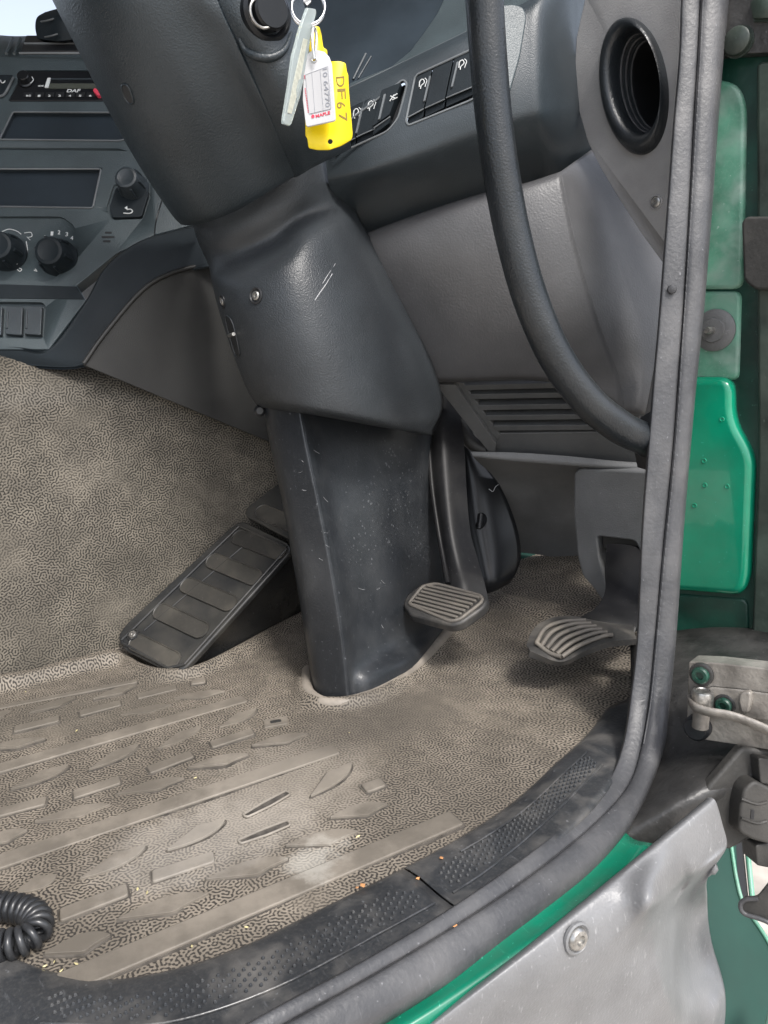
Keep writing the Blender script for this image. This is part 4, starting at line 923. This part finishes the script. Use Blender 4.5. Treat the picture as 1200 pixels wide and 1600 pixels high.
# ================================================================== steering column
col = thing('steering_column', 'grey plastic steering column with shroud, cover and floor boot', 'steering column', zp(560, 1060))
def back(rows, dx=22, dd=.10):      # turn the far edge round behind the silhouette
    return [[(r[0][0]+dx, r[0][1], r[0][2]+dd), (r[0][0]+dx*.25, r[0][1], r[0][2]+dd*.35)]+r for r in rows]
sh = [[(52, -60, .735), (70, -58, .70), (110, -58, .665), (175, -68, .648), (245, -88, .65), (312, -110, .662)],
      [(88, 12, .745), (106, 14, .71), (148, 12, .678), (212, 0, .66), (282, -22, .66), (340, -2, .67)],
      [(127, 88, .765), (146, 91, .73), (190, 88, .698), (252, 72, .682), (318, 46, .682), (374, 76, .69)],
      [(168, 170, .792), (188, 174, .757), (232, 170, .727), (292, 152, .711), (356, 122, .71), (410, 158, .715)],
      [(216, 256, .83), (234, 261, .797), (272, 256, .768), (328, 238, .752), (384, 208, .748), (438, 222, .75)],
      [(266, 332, .872), (282, 336, .84), (314, 332, .812), (362, 314, .795), (412, 285, .788), (458, 265, .788)],
      [(284, 352, .885), (299, 353, .855), (328, 347, .827), (372, 329, .81), (420, 301, .80), (462, 276, .80)]]
us_ = patch('upper_shroud', back(sh), M['shroud'], col, 7, 7, .004, .0015)
# the half carrying the ignition lock
rs = [[(296, -110, .672), (314, -110, .664), (380, -100, .655), (440, -90, .665), (480, -80, .70)],
      [(326, 0, .680), (342, 0, .672), (385, 10, .672), (430, 0, .69), (472, -10, .73)],
      [(360, 77, .700), (376, 77, .692), (410, 78, .685), (455, 70, .70), (500, 70, .745)],
      [(396, 159, .725), (412, 159, .717), (445, 150, .707), (490, 140, .72), (535, 130, .77)],
      [(424, 223, .760), (440, 223, .752), (468, 212, .738), (505, 200, .752), (545, 190, .80)],
      [(444, 266, .797), (460, 266, .789), (486, 252, .775), (515, 238, .785), (548, 222, .82)],
      [(448, 277, .81), (464, 277, .801), (490, 262, .787), (520, 247, .798), (550, 232, .835)]]
igs = patch('ignition_shroud', rs, M['shroud'], col, 7, 7, .004, .0012)
ip = Pl.three((395, 30, .675), (440, 20, .688), (410, 70, .685))
ig = lathe('ignition_lock', ip.at(412, 22, -.006), ip.n, [(.0235, 0), (.0235, .008), (.0205, .0105), (.018, .009), (.0175, .006), (.0165, .006), (.0165, .016), (.0145, .018), (0, .018)], M['blackgloss'], col, 36)
lathe('lock_ring', ip.at(410, 20, .0105), ip.n, [(.0125, -.002), (.0125, .0005), (.0115, .001), (.0105, .0005)], M['screw'], ig, 32, caps=False)
tube('lock_collar', hits(igs, ((374, 60), (384, 78), (402, 88), (424, 90), (444, 78), (455, 52)), .0005), lambda t: .0038*(.4+.6*math.sin(math.pi*t)), M['shroud'], col, 12, 8)
# fastener pocket on the shroud
pq_ = [(191, 134), (197, 132), (203, 139), (209, 157), (207, 162), (201, 160), (194, 149)]
pk = prism('fastener_pocket', spline(hits(us_, pq_), 3, True), hit(us_, 200, 147)[1], -.004, .0006, M['black'], col, 0)
tube('pocket_rim', spline(hits(us_, pq_, .0004), 3, True), .0010, M['shroud'], pk, 6, 1, closed=True)
# middle cover with its shoulder
mc = [[(296, 322, .88), (318, 322, .855), (356, 312, .835), (410, 285, .825), (468, 252, .835), (505, 238, .87), (530, 225, .92)],
      [(306, 366, .885), (326, 368, .858), (360, 362, .84), (412, 340, .83), (470, 306, .84), (512, 285, .875), (536, 275, .92)],
      [(318, 396, .89), (336, 399, .865), (368, 397, .85), (425, 372, .84), (470, 338, .847), (520, 315, .88), (545, 305, .92)],
      [(327, 416, .885), (345, 418, .856), (376, 415, .834), (435, 388, .822), (476, 352, .832), (528, 333, .872), (556, 328, .92)],
      [(330, 434, .878), (350, 436, .842), (384, 430, .815), (444, 404, .800), (488, 370, .815), (540, 352, .866), (568, 352, .92)],
      [(334, 452, .877), (354, 453, .838), (388, 448, .808), (450, 428, .792), (502, 405, .81), (558, 395, .866), (590, 392, .925)],
      [(344, 490, .878), (364, 491, .838), (398, 488, .807), (462, 478, .792), (530, 468, .815), (592, 465, .875), (625, 462, .94)],
      [(363, 548, .882), (384, 550, .843), (418, 549, .814), (482, 549, .80), (560, 552, .828), (635, 552, .90), (668, 548, .965)],
      [(386, 607, .89), (406, 611, .853), (440, 615, .826), (502, 624, .814), (584, 636, .845), (662, 640, .93), (692, 628, .985)],
      [(398, 628, .895), (418, 631, .86), (450, 635, .834), (508, 645, .822), (590, 660, .855), (655, 672, .935), (676, 674, .975)],
      [(404, 636, .91), (424, 639, .88), (454, 643, .855), (510, 652, .843), (592, 667, .875), (655, 678, .95), (676, 680, .99)]]
mcv = patch('middle_cover', back(mc, 20, .08), M['cover'], col, 6, 5, .002, 0)
# boot down to the floor
bt = [[(404, 590, 0.915), (414, 592, 0.885), (455, 599, 0.8595), (464, 600, 0.858), (471, 601, 0.865), (500, 606, 0.897), (580, 622, 0.955), (650, 640, 1.01), (676, 645, 1.06)], [(419, 680, 0.915), (429, 684, 0.885), (470, 691, 0.8595), (479, 692, 0.858), (486, 693, 0.865), (512, 698, 0.894), (588, 708, 0.955), (655, 718, 1.02), (676, 720, 1.07)], [(440, 780, 0.917), (450, 786, 0.887), (491, 793, 0.8625), (500, 794, 0.861), (507, 795, 0.868), (532, 797, 0.895), (604, 803, 0.955), (660, 808, 1.03), (682, 808, 1.08)], [(458, 880, 0.92), (468, 886, 0.89), (510, 894, 0.8665), (519, 895, 0.865), (526, 896, 0.872), (550, 898, 0.899), (616, 902, 0.958), (672, 900, 1.045), (694, 898, 1.09)], [(473, 970, 0.923), (483, 977, 0.895), (525, 988, 0.8715), (534, 989, 0.87), (541, 990, 0.877), (563, 988, 0.904), (626, 980, 0.965), (676, 960, 1.05), (697, 950, 1.1)], [(480, 1018, 0.925), (490, 1027, 0.898), (531, 1038, 0.8755000000000001), (540, 1039, 0.874), (547, 1040, 0.881), (570, 1030, 0.902), (634, 1008, 0.962), (680, 982, 1.04), (699, 970, 1.1)], [(485, 1050, 0.926), (495, 1062, 0.899), (534, 1070, 0.8775000000000001), (543, 1071, 0.876), (550, 1072, 0.883), (578, 1058, 0.89), (640, 1028, 0.945), (683, 997, 1.035), (701, 984, 1.09)], [(489, 1080, 0.927), (499, 1091, 0.9), (537, 1098, 0.8785000000000001), (546, 1099, 0.877), (553, 1100, 0.884), (584, 1085, 0.89), (645, 1052, 0.945), (686, 1016, 1.035), (704, 1000, 1.09)], [(491, 1110, 0.928), (501, 1120, 0.9), (538, 1127, 0.8785000000000001), (547, 1128, 0.877), (554, 1129, 0.884), (586, 1112, 0.89), (648, 1076, 0.945), (689, 1036, 1.035), (706, 1020, 1.09)]]
fbt = patch('floor_boot', back(bt, 20, .08), M['boot'], col, 5, 7, .001, 0)
# scuffs and dried water spots on the boot
rs_ = random.Random(11)
for k in range(12):
    if k < 8: t = rs_.random(); px, py = 478+62*t+rs_.uniform(-22, 10), 690+310*t
    else: px, py = rs_.uniform(560, 650), rs_.uniform(900, 990)
    L_ = rs_.uniform(3, 11); a = rs_.uniform(-.5, 1.1)
    tube('scuff', hits(fbt, ((px, py), (px+L_*.5*math.cos(a), py+L_*.5*math.sin(a)+.6), (px+L_*math.cos(a), py+L_*math.sin(a)))), rs_.uniform(.00018, .0004), M['scuff'], col, 5, 3)
sp_l = []
for k in range(170):
    py = rs_.uniform(695, 890); px = rs_.uniform(600-(py-695)*.36, 664)
    if rs_.random() < (py-830)/90: continue
    c, nn = hit(fbt, px, py, .0001); r = rs_.uniform(.0006, .0016); u = nn.orthogonal().normalized(); v = nn.cross(u)
    vs_ = [c+(u*math.cos(q*1.047)*r+v*math.sin(q*1.047)*r*rs_.uniform(.7, 1.3)) for q in range(6)]+[c+nn*.00025]
    sp_l.append((vs_, [(q, (q+1) % 6, 6) for q in range(6)]))
o = merge('dried_water_spots', sp_l, M['spot'], fbt); o['kind'] = 'stuff'
# screws in the cover, adjuster slot
def cover_screw(px, py, r=.0072):
    c, nrm = hit(mcv, px, py, .0004)
    o = lathe('screw_recess', c, nrm, [(r*1.2, -.003), (r*1.2, .0006), (r*1.05, .0012), (r*.86, .0004), (r*.84, .0)], M['black'], col, 24)
    lathe('screw_head', c, nrm, [(r*.66, -.002), (r*.66, .0008), (r*.5, .0018), (r*.28, .0018), (r*.25, .0004), (0, .0004)], M['screw'], o, 16)
cover_screw(400, 462); cover_screw(348, 471, .0066)
sq_ = [(353, 497), (358, 495), (365, 507), (374, 545), (374, 555), (369, 555), (361, 530)]
hp_, hn_ = hit(mcv, 364, 525)
o = prism('adjuster_slot', spline(hits(mcv, sq_), 3, True), hn_, -.004, .0008, M['black'], col, 0)
tube('slot_rim', spline(hits(mcv, sq_, .0006), 3, True), .0009, M['cover'], o, 6, 1, closed=True)
tube('adjuster_pin', [hit(mcv, 359, 524, .001)[0], hit(mcv, 369, 521, .003)[0]], .0020, M['screw'], o, 10, 2)
for q, r in ((((492, 469), (500, 457), (508, 446), (519, 428)), .00045), (((504, 443), (512, 430), (524, 412)), .0003)):
    tube('scratch', hits(mcv, q), r, M['tagpaper'], col, 5, 5)
lathe('clip', P(406, 642, .90), (CAM-P(406, 642, .9)), [(.007, -.01), (.007, .002), (.004, .005), (0, .005)], M['black'], col, 16)
# rubber-lipped cut-out edge in the mat around the boot
lip_ = tube('boot_lip', [v+Vector((0, 0, .004)) for v in [zp(*p) for p in ((482, 1052), (479, 1072), (484, 1090), (510, 1104), (556, 1100), (604, 1080), (652, 1044), (694, 998), (712, 975))]], .0075, M['lip'], fs_o, 12, 6)

# ------------------------------------------------------------------ footrest
fr = thing('footrest', 'dusty black plastic footrest with rounded tread pads beside the tunnel', 'footrest', zp(300, 1050))
_a, _b, _c = zp(272, 1050, .010), xp(184, 994, -1.016), xp(368, 817, -1.016)
FR = Pl(_a, (_b-_a).cross(_c-_a))
pl_o = [(183, 994), (196, 975), (367, 817), (380, 814), (450, 848), (455, 862), (290, 1044), (274, 1051), (258, 1048), (192, 1014)]
plt = plate('tread_plate', pl_o, FR, -.010, 0, M['foot'], fr, .008, .003, seg=3)
plate('upper_plate', [(382, 806), (386, 792), (440, 752), (540, 800), (520, 880), (395, 812)], FR, -.010, .001, M['foot'], fr, .008, .003, seg=3)
for a, b in (((214, 1004), (270, 1032)), ((252, 956), (314, 985)), ((294, 915), (358, 943)), ((334, 877), (398, 903)), ((374, 840), (436, 863)), ((410, 800), (470, 826))):
    A, B = FR.at(*a), FR.at(*b); u = (B-A).normalized(); v = FR.n.cross(u); W = .0115; pts = []
    for k in range(9): t = math.pi/2-math.pi*k/8; pts.append(B+u*math.cos(t)*W*.9+v*math.sin(t)*W)
    for k in range(9): t = -math.pi/2-math.pi*k/8; pts.append(A+u*math.cos(t)*W*.9+v*math.sin(t)*W)
    p_ = prism('tread_pad', pts, FR.n, -.001, .0016, M['footpad'], plt, .0008, 2)
    tube('pad_rim', [q+FR.n*.0014 for q in pts], .0012, M['footpad'], p_, 6, 1, closed=True)
for (a, b) in (((190, 1004), (262, 1044)), ((262, 1044), (288, 1038)), ((288, 1038), (448, 858)), ((190, 1000), (374, 822)), ((374, 822), (448, 856))):
    tube('rim', [FR.at(*a, .0008), FR.at(*b, .0008)], .0022, M['foot'], plt, 8, 2)
tube('fold_line', [FR.at(225, 985, .0006), FR.at(398, 838, .0006)], .0012, M['foot'], plt, 6, 2)
side = [[(284, 1046), (456, 860), (560, 780), (560, 950), (470, 968), (400, 1003), (340, 1034)]]
A = FR.at(288, 1042, -.004); B = FR.at(455, 862, -.004); Cc = zp(320, 1042, -.01); D = zp(480, 965, -.01)
rows = [[A, A.lerp(B, .33), A.lerp(B, .66), B, B+(B-A)*.5]]
bot = [zp(*p, -.006) for p in ((290, 1050), (345, 1036), (405, 1006), (470, 968), (540, 920))]
rows.append([rows[0][i].lerp(bot[i], .5)+Vector((-.004, 0, 0)) for i in range(5)]); rows.append(bot)
patch('side_wall', rows, M['foot'], fr, 5, 5, .004, 0, world=True)
c = FR.at(208, 992, .001)
o = lathe('screw_cup', c, FR.n, [(.0085, -.001), (.0085, .0015), (.007, .002), (.006, .0005)], M['foot'], plt, 24)
lathe('screw_head', c, FR.n, [(.0055, 0), (.0055, .002), (.0045, .0032), (.0022, .0032), (.002, .0015), (0, .0015)], M['screw'], o, 18)

# ================================================================== pillar trim, grab handle
pt = thing('pillar_trim', 'light grey grained pillar trim panel with round rubber vent bezel', 'pillar trim', P(1030, 420, .80))
TP = Pl.three((905, 130, .885), (1060, 130, .80), (1000, 400, .872))
tr = plate('trim_panel', [(918, -60), (913, 0), (900, 60), (897, 112), (903, 170), (918, 222), (938, 262), (962, 302), (1000, 362), (1036, 412), (1075, 430), (1110, -60)], TP, -.006, 0, M['trim'], pt, .004, .002, seg=3)
def oval(name, prof, matk, parent, seg=64, caps=False):
    vs, fs = [], []
    for k, h in prof:
        s = max(0, min(1, (1-k)/.27)) if k <= 1 else 0
        for a in range(seg):
            t = 2*math.pi*a/seg
            vs.append(TP.at(993+8*s+(52*math.cos(t)+7*math.sin(t))*k, 135-7*s+(5*math.cos(t)+107*math.sin(t))*k)+TP.n*h)
    for i in range(len(prof)-1):
        for a in range(seg): fs.append((i*seg+a, i*seg+(a+1) % seg, (i+1)*seg+(a+1) % seg, (i+1)*seg+a))
    if caps: fs += [tuple(range(seg-1, -1, -1)), tuple(range((len(prof)-1)*seg, len(prof)*seg))]
    me = mesh(name, vs, fs, True, 70); bm = bmesh.new(); bm.from_mesh(me); bmesh.ops.recalc_face_normals(bm, faces=bm.faces); bm.to_mesh(me); bm.free()
    return link(name, me, matk, parent)
bz = oval('vent_bezel', [(1.0, -.002), (1.0, .004), (.975, .0085), (.92, .0125), (.85, .0135), (.79, .0115), (.755, .006), (.74, -.002), (.74, -.012), (.71, -.013), (.71, -.020), (.68, -.021), (.68, -.032)], M['handle'], pt)
cut(tr, [oval('tmp', [(.9, -.05), (.9, .05)], None, None, 48, True)])
oval('vent_duct', [(.69, -.026), (.66, -.09), (.01, -.09)], M['black'], bz)
for h, rr in ((-.008, .735), (-.016, .705), (-.0245, .675)):
    oval('duct_ring', [(rr, h), (rr-.018, h-.001), (rr-.018, h-.003), (rr, h-.004)], M['seal'], bz)
c = TP.at(1025, 316, .0005)
o = lathe('screw_cup', c, TP.n, [(.0078, -.001), (.0078, .001), (.0065, .0016), (.006, 0)], M['trim'], pt, 24)
lathe('screw_head', c, TP.n, [(.0055, -.001), (.0055, .0012), (.004, .0022), (.0018, .0022), (.0016, .001), (0, .001)], M['screw'], o, 18)
patch('trim_return', [[(1040, 400, .79), (1050, 420, .775)], [(1030, 520, .86), (1040, 520, .80)], [(1012, 628, .87), (1022, 630, .82)], [(1004, 660, .88), (1014, 665, .84)]], M['trim'], pt, 5, 5, .003, 0)
gh = thing('grab_handle', 'long curved black grab handle in front of the knee panel', 'grab handle', P(1012, 692, .75))
hp = [(752, -80, .645), (757, 0, .655), (763, 90, .665), (771, 180, .675), (783, 270, .685), (802, 370, .698), (830, 470, .71), (870, 560, .722), (920, 628, .735), (970, 668, .750), (1002, 684, .768), (1030, 698, .79)]
tube('handle_tube', [P(*p) for p in hp], .0162, M['handle'], gh, 22, 8)
patch('foot_bracket', [[(985, 665, .80), (1005, 650, .79), (1030, 635, .785)], [(990, 700, .79), (1008, 690, .775), (1030, 680, .775)], [(996, 730, .80), (1012, 735, .79), (1030, 740, .785)]], M['black'], gh, 5, 5, .01, .002)

# ================================================================== keys, hose
kb = thing('key_bunch', 'bunch of plastic key tags hanging on a ring from the ignition', 'keys', P(485, 100, .60))
YP = Pl.three((515, 100, .620), (545, 140, .622), (510, 230, .628))
WP = Pl.three((495, 80, .607), (522, 100, .604), (500, 195, .611))
CPk = Pl.three((485, 20, .600), (492, 20, .605), (450, 190, .607))
rp = []
for k in range(28):
    t = 2*math.pi*k/28; rp.append(P(481+26*math.cos(t), 14+28*math.sin(t), .606+.004*math.cos(t)))
tube('split_ring', rp, .0011, M['steel'], kb, 10, 1, closed=True)
tube('split_ring', [p+Vector((.001, 0, .0014)) for p in rp], .0009, M['steel'], kb, 10, 1, closed=True)
kb2 = plate('key_blade', [(474, -60), (486, -60), (486, 4), (480, 10), (474, 4)], Pl.three((480, 0, .612), (490, 0, .612), (480, -60, .612)), -.001, .001, M['steel'], kb, 0, .0004)
yt = plate('yellow_tag', [(482, 60), (491, 40), (499, 41), (502, 52), (505, 74), (511, 77), (512, 96), (530, 95), (540, 98), (542, 112), (544, 116), (545, 140), (551, 210), (549, 218), (532, 228), (514, 234), (496, 234), (482, 231), (480, 216), (477, 212), (476, 150), (484, 90)], YP, -.0016, 0, M['yellow'], kb, .0015, .0005)
hc = lathe('tmp', YP.at(516, 221), YP.n, [(.0021, -.01), (.0021, .01)], None, None, 20); cut(yt, [hc])
for i, (s, x, y, y2) in enumerate((('D', 525, 120, 136), ('F', 527, 139, 155), ('6', 526, 160, 170), ('7', 529, 177, 190))):
    text('written_letter', s, YP, (x, y), (x+1, y2), 13, M['ink'], yt, .0002, .0001)
wt = plate('white_tag', [(474, 112), (478, 88), (484, 80), (494, 77.5), (506, 80), (514, 88), (518, 100), (524, 186), (522, 189), (480, 198), (477.5, 196), (472.5, 156)], WP, -.002, 0, M['tagwhite'], kb, .0012, .0007)
plate('paper_window', [(477, 117), (512, 104), (517, 170), (483, 178)], WP, -.001, .0003, M['tagpaper'], wt, .0005, 0)
for a, b in (((477, 117), (512, 104)), ((512, 104), (517, 170)), ((517, 170), (483, 178)), ((483, 178), (477, 117)), ((487, 113), (492, 176)), ((500, 109), (505, 173))):
    tube('printed_rule', [WP.at(*a, .0004), WP.at(*b, .0004)], .00016, M['inkgrey'], wt, 4, 1)
text('written_number', '10 64770', WP, (504, 108), (509, 168), 7, M['inkgrey'], wt, .0005, .0001)
text('printed_name', 'MAPLE', WP, (493.5, 184), (516, 178), 4.6, M['red'], wt, .0003, .0001, 0, .02)
lathe('printed_logo', WP.at(489, 182, .0001), WP.n, [(.0014, 0), (.0014, .0003), (0, .0003)], M['red'], wt, 16)
text('printed_line', 'IIIIIIIIIIIIIII', WP, (476, 138), (481, 176), 1.6, M['red'], wt, .0003, .0001, 0, .01)
text('printed_line', 'III', WP, (475, 118), (475.5, 123), 1.6, M['red'], wt, .0003, .0001, 0, .01)
ec = WP.at(491, 93)
ey = lathe('eyelet', ec, WP.n, [(.0026, 0), (.0026, .0006), (.0018, .0008), (.0013, .0004), (.0013, -.001)], M['steel'], wt, 20)
lathe('eyelet_hole', ec, WP.n, [(.0014, .0002), (.0014, .0005), (0, .0005)], M['ink'], ey, 16)
tube('tag_loop', [P(*p) for p in ((491, 92, .604), (489, 75, .602), (488, 58, .603), (490, 44, .605), (494, 52, .609), (494, 75, .609), (492, 91, .609))], .0012, M['steel'], wt, 8, 5)
ct = plate('clear_tag', [(481, 12), (494, 14), (495, 20), (488, 46), (480, 100), (470, 150), (456, 194), (453, 197), (444, 194), (443.6, 188), (452, 136), (458, 90), (470, 44), (480, 16)], CPk, -.003, 0, M['clear'], kb, .0012, .0008)
plate('paper_insert', [(474, 60), (480, 62), (466, 140), (455, 178), (449, 176), (458, 130)], CPk, -.001, .0004, M['cream'], ct, .0005, 0)
plate('inner_slot', [(466, 124), (474, 124), (466, 148), (463, 160), (462, 140)], CPk, -.0005, .0006, M['clear'], ct, .0008, .0003)

hs = thing('coiled_hose', 'black coiled plastic hose lying on the mat at the left', 'coiled hose', zp(40, 1480))
hpth = [Vector(p) for p in [(-70, 1408), (-30, 1413), (0, 1416), (25, 1419), (48, 1426), (60, 1441), (55, 1458), (36, 1470), (10, 1476), (-30, 1478), (-70, 1476)] for p in [(p[0], p[1], 0)]]
RH, RWi = .0082, .0027
pw = [zp(p.x, p.y, RH+RWi) for p in spline([Vector((p.x, p.y, 0)) for p in hpth], 12)]
fr_ = frame_along(pw); ln_ = [0]
for a, b in zip(pw[:-1], pw[1:]): ln_.append(ln_[-1]+(b-a).length)
turns = ln_[-1]/.0060; hel = []; N = int(turns*14)
for i in range(N+1):
    s = ln_[-1]*i/N; k = 0
    while k < len(ln_)-2 and ln_[k+1] < s: k += 1
    f = (s-ln_[k])/(ln_[k+1]-ln_[k]); c = pw[k].lerp(pw[k+1], f); t, u, v = fr_[k]; t2, u2, v2 = fr_[k+1]
    u = u.lerp(u2, f).normalized(); v = v.lerp(v2, f).normalized(); a = 2*math.pi*turns*i/N
    hel.append(c+(u*math.cos(a)+v*math.sin(a))*RH)
tube('coil', hel, RWi, M['hose'], hs, 8, 0)
